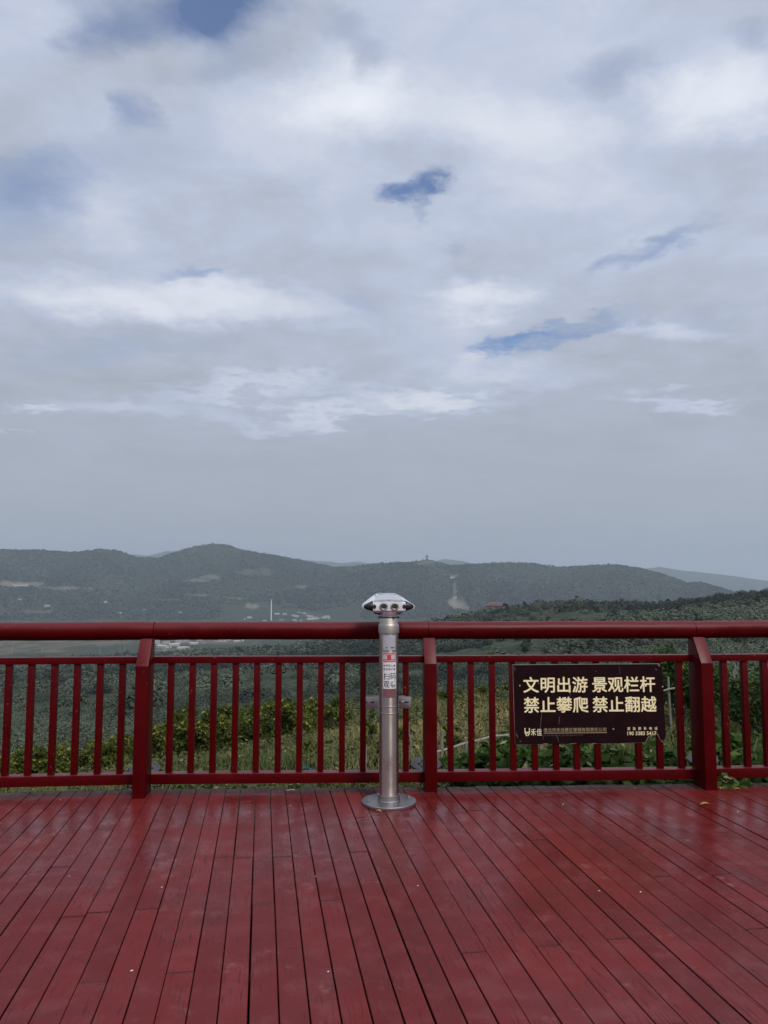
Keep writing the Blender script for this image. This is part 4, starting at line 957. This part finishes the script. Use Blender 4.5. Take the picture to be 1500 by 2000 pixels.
def spread(protos, spots, label=None):
    for k, (x, y, sc, rz, w) in enumerate(spots):
        pr = protos[w % len(protos)]
        if not pr.get('used'): o = pr; o['used'] = 1
        else: o = copy_tree(pr)
        o.location = (x, y, gz(x, y) - .04 * sc); o.scale = (sc * rng.uniform(.9, 1.1),) * 2 + (sc * rng.uniform(.85, 1.15),); o.rotation_euler = (0, 0, rz)
def clean(protos):
    for p_ in protos:
        if not p_.get('used'):
            for ch in list(p_.children): bpy.data.objects.remove(ch)
            bpy.data.objects.remove(p_)
def dropkey():
    for o in bpy.data.objects:
        if 'used' in o: del o['used']

# yellow-green thicket just down the slope on the left and centre
protos = []
for k in range(4):
    P_ = crown_points(2600, .62, 1.05, .10, 9, 100 + k); me = foliage_mesh('foliage', P_, .055, .2, 1.8, 100 + k)
    protos.append(make_plant('thicket_shrub', 'shrub', 'yellow-green leafy shrub in the thicket below the railing', 'yellow-green thicket shrubs', me, M['bush_leaf'], (.8, 5, .012, .35, k)))
spots = []
for (x0, x1, ytop, r0, r1, n) in ((-60, 60, 1455, 15, 19, 9), (60, 260, 1452, 15, 19, 14), (230, 330, 1420, 15, 21, 9), (330, 470, 1400, 17, 23, 15), (430, 520, 1385, 20, 27, 9), (510, 600, 1380, 21, 28, 9), (590, 690, 1380, 25, 34, 8), (-150, 0, 1440, 16, 20, 6), (860, 1010, 1385, 32, 45, 5)):
    for q in range(n):
        px = x0 + (x1 - x0) * (q + rng.random()) / n; r = rng.uniform(r0, r1); az = math.atan((px - 750) / F)
        x, y = r * math.sin(az), r * math.cos(az); zt = H + r * math.tan(PITCH - math.atan((ytop + rng.uniform(-10, 26) - 1000) / F))
        hgt = max(.7, min(2.8, zt - gz(x, y))); spots.append((x, y, hgt / 1.0, rng.random() * 6, rng.randrange(4)))
spread(protos, spots); clean(protos)

# weeds and leafy plants right behind the railing on the right
protos = []
for k in range(4):
    P_ = crown_points(520, .26, .42, .06, 7, 200 + k); me = foliage_mesh('foliage', P_, .060, .45, 1.5, 200 + k)
    protos.append(make_plant('weed_plant', 'weed', 'bright green broad-leaved weed growing close behind the railing', 'leafy weeds close behind the railing', me, M['weed_leaf'], (.34, 5, .006, .2, 20 + k)))
spots = []
for q in range(95):
    px = 860 + 660 * (q + rng.random()) / 95; r = rng.uniform(6.45, 9.2); az = math.atan((px - 750) / F); x, y = r * math.sin(az), r * math.cos(az)
    spots.append((x, y, rng.uniform(.55, 1.25) * (1.15 if px > 1380 else 1), rng.random() * 6, rng.randrange(4)))
for q in range(26):
    px = -40 + 860 * (q + rng.random()) / 26; r = rng.uniform(6.6, 8.2); az = math.atan((px - 750) / F); x, y = r * math.sin(az), r * math.cos(az)
    spots.append((x, y, rng.uniform(.3, .62), rng.random() * 6, rng.randrange(4)))
spread(protos, spots); clean(protos)

# small locust-like trees behind the right-hand bays
protos = []
for k in range(3):
    P_ = crown_points(5200, .95, 1.7, .55, 14, 300 + k); me = foliage_mesh('foliage', P_, .060, .35, 1.9, 300 + k)
    protos.append(make_plant('young_tree', 'tree', 'fresh green young tree behind the railing bays around the sign', 'young trees right of the sign', me, M['locust_leaf'], (1.9, 7, .03, .6, 40 + k)))
spots = []
for (px, ytop, r) in ((1252, 1262, 15.5), (1310, 1252, 14.5), (1360, 1262, 16), (1215, 1300, 18), (1475, 1268, 12.5), (1525, 1255, 11), (1440, 1345, 13.5), (1150, 1318, 21), (1555, 1290, 10)):
    az = math.atan((px - 750) / F); x, y = r * math.sin(az), r * math.cos(az); zt = H + r * math.tan(PITCH - math.atan((ytop - 1000) / F))
    spots.append((x, y, max(.5, (zt - gz(x, y)) / 2.2), rng.random() * 6, rng.randrange(3)))
spread(protos, spots); clean(protos)

# saplings standing in the grass
protos = []
for k in range(2):
    P_ = crown_points(420, .20, .95, .10, 9, 340 + k); me = foliage_mesh('foliage', P_, .050, .2, 1.8, 340 + k)
    protos.append(make_plant('sapling', 'sapling', 'thin dark green sapling standing in the grass slope', 'thin saplings in the grass', me, M['bush_leaf'], (.95, 2, .010, .06, 60 + k)))
spots = []
for (px, ytop, r, ) in ((722, 1385, 13), (715, 1400, 15), (870, 1400, 11), (885, 1412, 10.5), (845, 1378, 18), (780, 1405, 14), (968, 1372, 22), (604, 1440, 12), (800, 1390, 19), (905, 1385, 20), (745, 1440, 10)):
    az = math.atan((px - 750) / F); x, y = r * math.sin(az), r * math.cos(az); zt = H + r * math.tan(PITCH - math.atan((ytop - 1000) / F))
    spots.append((x, y, max(.4, (zt - gz(x, y)) / 1.05), rng.random() * 6, rng.randrange(2)))
spread(protos, spots); clean(protos)

# trees standing up along the near wooded ridge on the right
protos = []
for k in range(5):
    if k < 2:
        r_ = np.random.default_rng(400 + k); n = 620; h = r_.random(n) ** 1.3; th = r_.random(n) * 6.28; rad = (.26 * (1 - h) + .03) * (.55 + .45 * r_.random(n)) * (1 + .25 * np.sin(h * 30))
        P_ = np.column_stack([rad * np.cos(th), rad * np.sin(th), .12 + h * .92])
    else: P_ = crown_points(700, .42, .82, .15, 10, 400 + k)
    me = foliage_mesh('crown', P_, .085, .3, 1.3, 400 + k); root = empty('ridge_tree')
    tag(root, 'dark tree standing up along the near wooded ridge on the right', 'tree', 'trees along the near ridge'); link('crown', me, M['tree_leaf'], root); stems('trunk', .6, 2, .03, .06, 70 + k, root); protos.append(root)
spots = []
ridge_px = [(830, 1210, 9), (850, 1207, 10), (868, 1203, 11), (880, 1199, 10), (893, 1194, 12), (905, 1192, 9), (918, 1189, 10), (930, 1185, 11), (942, 1183, 9), (955, 1181, 10), (968, 1180, 8), (985, 1175, 14), (998, 1177, 10), (1010, 1175, 11), (1024, 1171, 14), (1037, 1174, 9), (1050, 1173, 10), (1060, 1174, 8), (1072, 1173, 9),
            (1085, 1173, 8), (1100, 1173, 9), (1116, 1172, 11), (1130, 1173, 9), (1142, 1174, 8), (1157, 1172, 9), (1170, 1172, 8), (1185, 1172, 8), (1207, 1169, 13), (1220, 1172, 9), (1232, 1171, 10), (1243, 1171, 9), (1258, 1170, 11), (1272, 1169, 12), (1284, 1170, 11), (1300, 1166, 14), (1308, 1172, 10),
            (1324, 1176, 8), (1343, 1169, 12), (1362, 1170, 11), (1376, 1170, 9), (1390, 1166, 8), (1404, 1160, 13), (1413, 1163, 9), (1425, 1161, 10), (1436, 1160, 10), (1448, 1163, 8), (1460, 1160, 9), (1471, 1154, 14), (1484, 1156, 10), (1492, 1152, 13), (1505, 1152, 12)]
for (px, ytop, hpx) in ridge_px:
    az = math.atan((px - 750) / (F * math.cos(PITCH))); best = None
    for r in np.arange(330, 600, 6.0):
        x, y = r * math.sin(az), r * math.cos(az); e = (gz(x, y) - H) / r
        if best is None or e > best[0]: best = (e, r)
    r = best[1] - rng.uniform(0, 25); x, y = r * math.sin(az), r * math.cos(az)
    hgt = H + r * float(slope(ytop)) - gz(x, y); hgt = max(hpx * r / F * .6, min(hgt, hpx * r / F * 1.1))
    spots.append((x, y, hgt, rng.random() * 6, rng.choice([0, 2, 2, 3, 3, 4, 4, 1])))
for q in range(70):
    px = rng.uniform(880, 1510); r = rng.uniform(170, 400); az = math.atan((px - 750) / F); spots.append((r * math.sin(az), r * math.cos(az), rng.uniform(1.8, 4.2), rng.random() * 6, rng.choice([1, 2, 3, 4, 3])))
spread(protos, spots); clean(protos); dropkey()

# ------------------------------------------------------------------ scrub over the slopes (uncountable)
HOUSES = [(p_.x, p_.y) for p_ in [hit(u, v) for u, v in ((888, 1128), (24, 1142), (40, 1141), (8, 1141), (888, 1169), (206, 1177), (282, 1192), (235, 1198), (352, 1197), (38, 1173), (92, 1185))]]
def build_scrub():
    allP = []; allS = []; allT = []; allN = []
    def band(r0, r1, dens, nl, rad, leaf, amin=-.60, amax=.60, herb=False, tj=.035, far=False):
        area = .5 * (amax - amin) * (r1 * r1 - r0 * r0); n = int(area * dens)
        r = np.sqrt(nrg.random(n) * (r1 * r1 - r0 * r0) + r0 * r0); a = amin + (amax - amin) * nrg.random(n); x = r * np.sin(a); y = r * np.cos(a)
        if far:
            keep = fbm(x / 160, y / 160, 4, 93) * 1.6 + .95 > nrg.random(n); keep &= bare_mask(x, y, ground_xy(x, y)) < .06
            keep &= ~((np.abs(a - math.atan(82 / F)) < .012) & (r > ridge_r(a) - 90)); keep &= ~((np.abs(a - math.atan(-180 / F)) < .09) & (r < 2700 + 420 * fbm(x / 120, y / 120, 3, 77) + 60))
            for hx, hy in HOUSES: keep &= np.hypot(x - hx, y - hy) > 26
        else: keep = fbm(x / 30, y / 30, 4, 91) * 2.2 + .34 > nrg.random(n) * .62
        grassy = np.clip(1.2 - np.abs(a - .08) / .22, 0, 1) * (r < 64)
        if not herb: keep &= nrg.random(n) > grassy * .92
        else: keep &= y > np.array([edge_y(q) for q in x]) + .45
        x, y, r = x[keep], y[keep], r[keep]; n = len(x); z = ground_xy(x, y)
        R_ = rad * (.55 + .9 * nrg.random(n)); t0 = np.clip(.40 + (2.5 * fbm(x / 60, y / 60, 4, 95) if not far else 2.2 * fbm(x / 260, y / 420, 4, 97)) + .24 * nrg.normal(size=n), 0, 1)
        d = nrg.normal(size=(n, nl, 3)); d /= np.linalg.norm(d, axis=2, keepdims=True); d *= (.5 + .5 * nrg.random((n, nl, 1))); d[:, :, 2] = np.abs(d[:, :, 2]) * 1.1
        C = d * R_[:, None, None] + np.stack([x, y, z], 1)[:, None, :]
        dn = d / np.linalg.norm(d, axis=2, keepdims=True); dn[:, :, 2] += .25; allN.append(dn.reshape(-1, 3)); allP.append(C.reshape(-1, 3)); allS.append(np.repeat(leaf * (R_ / rad), nl) * (.7 + .6 * nrg.random(n * nl)))
        allT.append(np.clip(np.repeat(t0, nl) + tj * nrg.normal(size=n * nl) + (d[:, :, 2].ravel() - .5) * .1, 0, 1))
    band(28, 70, .20, 420, .95, .075); band(60, 130, .15, 420, 1.25, .105); band(130, 260, .10, 210, 1.6, .20); band(260, 520, .065, 50, 2.0, .60); band(520, 1150, .026, 24, 2.9, 1.25)
    def flush(name, m, label, cat):
        P_ = np.concatenate(allP); s = np.concatenate(allS); t = np.concatenate(allT)
        V, Fq = leaf_quads(P_, s, -.2, 1.5, np.concatenate(allN), .34)
        me = np_mesh(name, V, Fq, 4, {'tint': np.repeat(t, 4), 'odd': np.repeat(nrg.random(len(t)), 4)}); o = link(name, me, m); tag(o, label, cat, kind='stuff'); allP.clear(); allS.clear(); allT.clear(); allN.clear()
    band(110, 520, .0050, 620, 2.8, .42); band(520, 1150, .0022, 60, 4.5, 1.5)
    flush('scrub', M['scrub_leaf'], 'grey-green scrub covering the slopes below the deck', 'scrub')
    band(2480, 3950, .011, 9, 5.2, 4.2, -.52, .52, far=True)
    flush('forest', M['forest_leaf'], 'hazy woodland covering the far range of hills', 'forest')
    band(6.6, 12, 5.0, 120, .22, .036, herb=True); band(11, 30, 2.2, 120, .32, .050, herb=True); band(28, 62, .6, 110, .5, .085, herb=True)
    flush('herbs', M['herb_leaf'], 'low olive-green herbs and weeds mixed into the grass slope', 'weeds')
    return
    P_ = np.concatenate(allP); s = np.concatenate(allS); t = np.concatenate(allT)
    V, Fq = leaf_quads(P_, s, -.2, 1.5)
    me = np_mesh('scrub', V, Fq, 4, {'tint': np.repeat(t, 4)}); o = link('scrub', me, M['scrub_leaf']); tag(o, 'grey-green scrub covering the slopes below the deck', 'scrub', kind='stuff')
build_scrub()

def build_grass():
    n = 190000; a = -.56 + 1.12 * nrg.random(n); r = 6.15 + 36 * nrg.random(n) ** 1.7; x = r * np.sin(a); y = r * np.cos(a)
    ey = np.array([edge_y(q) for q in x]) + .16; k = y > ey; x, y, r, a = x[k], y[k], r[k], a[k]; n = len(x); z = ground_xy(x, y) - .03
    straw = np.exp(-((r - 22) / 17.) ** 2) * np.clip(1.2 - np.abs(a - .01) / .16, 0, 1) * 1.1 + np.exp(-((r - 24) / 20.) ** 2) * np.clip(1.2 - np.abs(a - .16) / .12, 0, 1)
    straw = np.clip(straw * .60 + .05 + 1.5 * fbm(x / 1.7, y / 1.7, 3, 101) + .18 * nrg.normal(size=n), 0, 1); straw[r < 8.5] *= .55
    straw *= np.where(a < -.09, .40, 1.0)
    h = (.12 + .24 * nrg.random(n)) * (1 + .8 * fbm(x / 2.2, y / 2.2, 2, 103)) * np.where(r < 9, .75, 1.0); w = .005 + .0005 * r
    th = nrg.random(n) * 6.28; lean_ = .15 + .5 * nrg.random(n); dx, dy = np.cos(th), np.sin(th); px_, py_ = -dy * w, dx * w
    def pt(f, wf): 
        lx = x + dx * lean_ * h * f * f; ly = y + dy * lean_ * h * f * f; lz = z + h * f * (1 - .25 * lean_ * f)
        return np.column_stack([lx + px_ * wf, ly + py_ * wf, lz])
    V = np.stack([pt(0, -1), pt(0, 1), pt(.55, .8), pt(.55, -.8), pt(1, .15), pt(1, -.15)], 1).reshape(-1, 3); b = np.arange(n)[:, None] * 6
    Fq = np.concatenate([b + np.array([[0, 1, 2, 3]]), b + np.array([[3, 2, 4, 5]])]); t = np.clip(.45 + 1.0 * fbm(x / 1.2, y / 1.2, 3, 105) + .2 * nrg.normal(size=n), 0, 1)
    me = np_mesh('grass', V, Fq, 4, {'tint': np.repeat(t, 6), 'straw': np.repeat(straw, 6)}); o = link('grass', me, M['grass_blade']); tag(o, 'wild grass, green and straw coloured, on the slope behind the railing', 'grass', kind='stuff')
build_grass()

# ------------------------------------------------------------------ rough pole fence on the slope at the right
def build_pole_fence():
    A = [at(838, 1474, 8.0), at(875, 1463, 8.2), at(935, 1446, 8.6), at(985, 1437, 9.0), at(1040, 1428, 9.6), at(1170, 1390, 11.0), at(1305, 1346, 12.5), at(1365, 1334, 14.5), at(1440, 1331, 17.0)]
    root = empty('pole_fence', (A[0].x, A[0].y, gz(A[0].x, A[0].y))); tag(root, 'rough low fence of pale poles and stakes running up the grassy slope', 'fence')
    o_ = root.location; rf = random.Random(5)
    for a, b in zip(A, A[1:]):
        bm = bmesh.new(); m_ = (a + b) / 2 + Vector((0, 0, rf.uniform(-.02, .02))); add_tube(bm, [a - o_, m_ - o_, b - o_ + (b - a).normalized() * .05], [.015, .014, .013], 8); bm_obj('rail_pole', bm, M['pale_pole'], root, 60)
        n = max(1, int((b - a).length / .42))
        for k in range(n):
            p = a.lerp(b, (k + .5) / n) + Vector((rf.uniform(-.03, .03), .03, 0)); zz = gz(p.x, p.y)
            bm = bmesh.new(); top = p.z + rf.uniform(.06, .26); add_tube(bm, [(p.x - o_.x, p.y - o_.y, zz - .1 - o_.z), (p.x - o_.x + rf.uniform(-.03, .03), p.y - o_.y, top - o_.z)], [.020, .018], 7); bm_obj('stake', bm, M['bamboo'], root, 60)
build_pole_fence()
# bare bent stalks and dry straws poking up near the railing
for (px, py, Y, h, lean_, lab) in ((818, 1430, 7.6, .55, -.12, 'pale dry stalk leaning beside the middle post'), (712, 1470, 7.5, .30, .02, 'short pale stalk left of the viewer pole'), (1445, 1470, 7.0, .45, .16, 'bent dry straw leaning between the right balusters'), (1350, 1440, 7.4, .4, .14, 'grey dry stalk just left of the right post')):
    p = at(px, py, Y); g = gz(p.x, p.y); bm = bmesh.new()
    add_tube(bm, [(0, 0, 0), (lean_ * .3, 0, h * .6), (lean_, 0, p.z - g + h * .35)], [.008, .007, .004], 6); o = bm_obj('dry_stalk', bm, M['pale_pole'], None, 60); o.location = (p.x, p.y, g - .03); tag(o, lab, 'stalk', 'dry stalks behind the railing')

# ------------------------------------------------------------------ far buildings
def house_proto(name, L_, w, h, roof, label, cat='house', group='white houses of the far village'):
    root = empty(name); tag(root, label, cat, group)
    bm = bmesh.new(); add_prism(bm, [(-w / 2, -3), (w / 2, -3), (w / 2, h), (0, h + w * .18), (-w / 2, h)], -L_ / 2, L_ / 2); bm_obj('wall', bm, M['white_wall'], root).rotation_euler = (0, 0, math.pi / 2)
    bm = bmesh.new()
    for s in (-1, 1):
        a = [(s * (w / 2 + .5), h - .1), (0, h + w * .18 + .15), (0, h + w * .18 + .55), (s * (w / 2 + .5), h + .3)]; add_prism(bm, a, -L_ / 2 - .4, L_ / 2 + .4)
    bm_obj('roof', bm, M[roof], root).rotation_euler = (0, 0, math.pi / 2)
    for k in range(max(2, int(L_ / 4))):
        x = -L_ / 2 + (k + .5) * L_ / max(2, int(L_ / 4)); bm = bmesh.new(); add_box(bm, (x - .7, -w / 2 - .06, 1.0), (x + .7, -w / 2 + .05, min(h - .5, 2.6))); bm_obj('window', bm, M['dark_glass'], root)
    return root
LBL = 'small white house of the village far down in the valley'
hp = [house_proto('village_house', 16, 8, 5.5, 'grey_roof', LBL), house_proto('village_house', 10, 7, 3.6, 'grey_roof', LBL), house_proto('village_house', 22, 9, 4.2, 'white_wall', LBL)]
blue = house_proto('village_house', 18, 9, 4.5, 'blue_roof', 'blue-roofed building in the valley village', group=None)
p = hit(434, 1253); blue.location = (p.x, p.y, p.z); blue.rotation_euler = (0, 0, R(15))
hs = [(487, 1208, 1.2), (478, 1210, 1.0), (517, 1213, .8), (548, 1212, .9), (553, 1211, .8), (541, 1200, .8), (556, 1201, 1.0), (572, 1203, 1.0), (578, 1205, 1.0), (584, 1197, .8), (600, 1204, 1.2), (606, 1206, 1.0), (575, 1213, 1.2), (588, 1213, 1.2), (606, 1211, 1.1), (615, 1210, 1.3), (622, 1209, 1.1), (632, 1208, 1.0), (638, 1207, 1.3), (643, 1209, .9), (594, 1199, .7),
      (303, 1257, 1.3), (311, 1262, 1.0), (318, 1266, 1.0), (325, 1258, .9), (331, 1266, .9), (340, 1262, 1.1), (347, 1256, 1.0), (352, 1252, 1.1), (358, 1254, 1.2), (364, 1250, .9), (370, 1255, .9), (378, 1259, .8), (390, 1252, .9), (398, 1257, .8), (354, 1268, .9), (366, 1266, .8), (321, 1272, .8), (462, 1254, .8), (470, 1253, .9), (420, 1254, .8), (445, 1252, .8),
      (206, 1177, 1.1), (282, 1192, .8), (235, 1198, .8), (352, 1197, .8), (38, 1173, 1.4), (92, 1185, 1.2)]
first = [True] * 3
for k, (px, py, sc) in enumerate(hs):
    w = k % 3; p = hit(px, py); o = hp[w] if first[w] else copy_tree(hp[w]); first[w] = False
    o.location = (p.x, p.y, p.z - .2); sc *= rng.uniform(.6, .95); o.scale = (sc, sc, sc); o.rotation_euler = (0, 0, rng.uniform(-.7, .7))
def long_white(px, py, L_, h, label, name, cat):
    p = hit(px, py); root = empty(name, (p.x, p.y, p.z)); tag(root, label, cat)
    bm = bmesh.new(); add_box(bm, (-L_ / 2, -4, -6), (L_ / 2, 4, h)); bm_obj('wall', bm, M['white_wall'], root)
    bm = bmesh.new(); add_box(bm, (-L_ / 2 - .8, -4.8, h + .01), (L_ / 2 + .8, 4.8, h + 1.0)); bm_obj('roof', bm, M['concrete'], root)
    for k in range(int(L_ / 6)):
        x = -L_ / 2 + 3 + k * 6; bm = bmesh.new(); add_box(bm, (x - 1.2, -4.08, 1.2), (x + 1.2, -3.9, h - 1.0)); bm_obj('window', bm, M['dark_glass'], root)
long_white(888, 1128, 36, 5.5, 'long white building on the hillside right of the pagoda', 'hillside_building', 'building')
long_white(24, 1142, 120, 5, 'long low white building at the foot of the hills far left', 'farm_building', 'building')
long_white(888, 1169, 14, 7, 'small white building above the bare quarry patch', 'quarry_building', 'building')
def chimney():
    p = hit(529.5, 1212); Y = math.hypot(p.x, p.y); top = H + Y * float(slope(1170)) - p.z; root = empty('chimney', (p.x, p.y, p.z)); tag(root, 'tall slender white chimney rising above the valley village', 'chimney')
    bm = bmesh.new(); add_lathe(bm, [(1.9, -2), (1.5, top * .5), (1.25, top)], 20); bm_obj('shaft', bm, M['white_paint'], root, 40)
    bm = bmesh.new(); add_lathe(bm, [(1.5, top * .955), (1.75, top * .96), (1.75, top * .97), (1.4, top * .975)], 20); bm_obj('platform', bm, M['concrete'], root, 40)
chimney()
def pagoda():
    p = hit(834, 1099); az = math.atan2(p.x, p.y); r = float(ridge_r(az)) - 12; x, y = r * math.sin(az), r * math.cos(az); g = gz(x, y); u = r / F
    root = empty('pagoda', (x, y, g)); tag(root, 'two-tiered pagoda standing on the hilltop above the viewer', 'pagoda')
    z0 = H + r * float(slope(1098)) - g
    def oct_(name, prof, m, n=8): bm = bmesh.new(); add_lathe(bm, [(a * u, z0 + b * u) for a, b in prof], n); return bm_obj(name, bm, m, root)
    oct_('terrace', [(6.0, -8), (5.2, .6)], M['concrete']); oct_('lower_storey', [(2.7, .6), (2.7, 3.2)], M['pagoda_wall']); oct_('upper_storey', [(1.9, 5.6), (1.9, 10.0)], M['pagoda_wall'])
    oct_('lower_roof', [(2.2, 2.9), (4.6, 3.5), (4.5, 3.9), (3.2, 4.9), (2.1, 6.6)], M['tile_roof']); oct_('upper_roof', [(1.6, 9.8), (3.7, 10.3), (3.6, 10.7), (2.2, 11.7), (1.0, 13.3), (.35, 15.0)], M['tile_roof']); oct_('finial', [(.3, 14.8), (.55, 15.6), (.12, 16.4), (.08, 17.6)], M['tile_roof'])
    for k in range(8):
        a = 2 * math.pi * (k + .5) / 8; bm = bmesh.new(); add_lathe(bm, [(.22 * u, z0 + .6 * u), (.22 * u, z0 + 3.1 * u)], 8, Matrix.Translation((3.6 * u * math.cos(a), 3.6 * u * math.sin(a), 0))); bm_obj('column', bm, M['tile_roof'], root)
    r2 = r - 8; az2 = math.atan((825.5 - 750) / (F * .996)); x, y = r2 * math.sin(az2), r2 * math.cos(az2); g = gz(x, y); k = empty('pavilion', (x, y, g)); tag(k, 'small open pavilion just left of the hilltop pagoda', 'pavilion'); z0 = H + r2 * float(slope(1096)) - g
    bm = bmesh.new(); add_lathe(bm, [(1.5 * u, z0 + 3.4 * u), (1.5 * u, z0 + 3.6 * u), (.3 * u, z0 + 5.4 * u)], 6); bm_obj('roof', bm, M['tile_roof'], k)
    for q in range(6):
        a = q * math.pi / 3; bm = bmesh.new(); add_lathe(bm, [(.18 * u, -3), (.18 * u, z0 + 3.5 * u)], 6, Matrix.Translation((1.1 * u * math.cos(a), 1.1 * u * math.sin(a), 0))); bm_obj('column', bm, M['tile_roof'], k)
pagoda()
def pink_building():
    r = 640; az = math.atan((965 - 750) / F); x, y = r * math.sin(az), r * math.cos(az); zt = H + r * float(slope(1177)); g = gz(x, y); root = empty('red_roofed_hall', (x, y, g), -az); tag(root, 'hall with faded red roof showing above the near ridge trees', 'building')
    h = zt - g - 2.2; bm = bmesh.new(); add_box(bm, (-7.5, -4, -3), (7.5, 4, h)); bm_obj('wall', bm, M['tile_roof'], root)
    bm = bmesh.new(); add_prism(bm, [(-8.5, h), (8.5, h), (4.5, h + 2.4), (-3, h + 2.4)], -4.6, 4.6); bm_obj('roof', bm, M['pink_roof'], root)
pink_building()
def white_boards():
    for px, lab in ((1265, 'white board among the ridge trees, left of the pair'), (1280, 'white board among the ridge trees, right of the pair')):
        p = hit(px, 1180); az = math.atan2(p.x, p.y); x, y, g = p.x, p.y, p.z; z = g + 1.3; root = empty('hoarding', (x, y, g), -az); tag(root, lab, 'board', 'white boards on the ridge')
        bm = bmesh.new(); add_box(bm, (-1.15, -.06, z - g - .28), (1.15, .06, z - g + .28)); bm_obj('panel', bm, M['board_white'], root)
        bm = bmesh.new()
        for s in (-.8, .8): add_box(bm, (s - .06, .06, -.5), (s + .06, .16, z - g + .2))
        bm_obj('posts', bm, M['concrete'], root)
white_boards()
for (px, yt, yb) in ((24, 1259, 1276), (83, 1263, 1276), (195, 1262, 1278), (234, 1259, 1275), (243, 1258, 1274)):
    p = hit(px, yb); r = math.hypot(p.x, p.y); h = (yb - yt) * r / F; bm = bmesh.new(); add_lathe(bm, [(.34, -1), (.24, h)], 8); add_box(bm, (-1.6, -.12, h - 1.2), (1.6, .12, h - .9))
    o = bm_obj('utility_pole', bm, M['concrete']); o.location = p; tag(o, 'pale utility pole standing in the valley fields at the left', 'utility pole', 'utility poles in the fields')

# ------------------------------------------------------------------ air
def haze():
    bm = bmesh.new(); add_box(bm, (-13000, -13000, VALLEY - 60), (13000, 13000, 430)); me = bpy.data.meshes.new('haze'); bm.normal_update(); bm.to_mesh(me); bm.free()
    m = bpy.data.materials.new('haze'); m.use_nodes = True; nt = m.node_tree; nt.nodes.clear(); o = nt.nodes.new('ShaderNodeOutputMaterial'); v = nt.nodes.new('ShaderNodeVolumePrincipled')
    v.inputs['Color'].default_value = (.78, .885, .99, 1); v.inputs['Density'].default_value = 1.2e-4; v.inputs['Anisotropy'].default_value = .2
    nt.links.new(v.outputs[0], o.inputs['Volume']); ob = link('haze', me, m); tag(ob, 'thin bluish haze filling the valley', 'haze', kind='stuff')
haze()
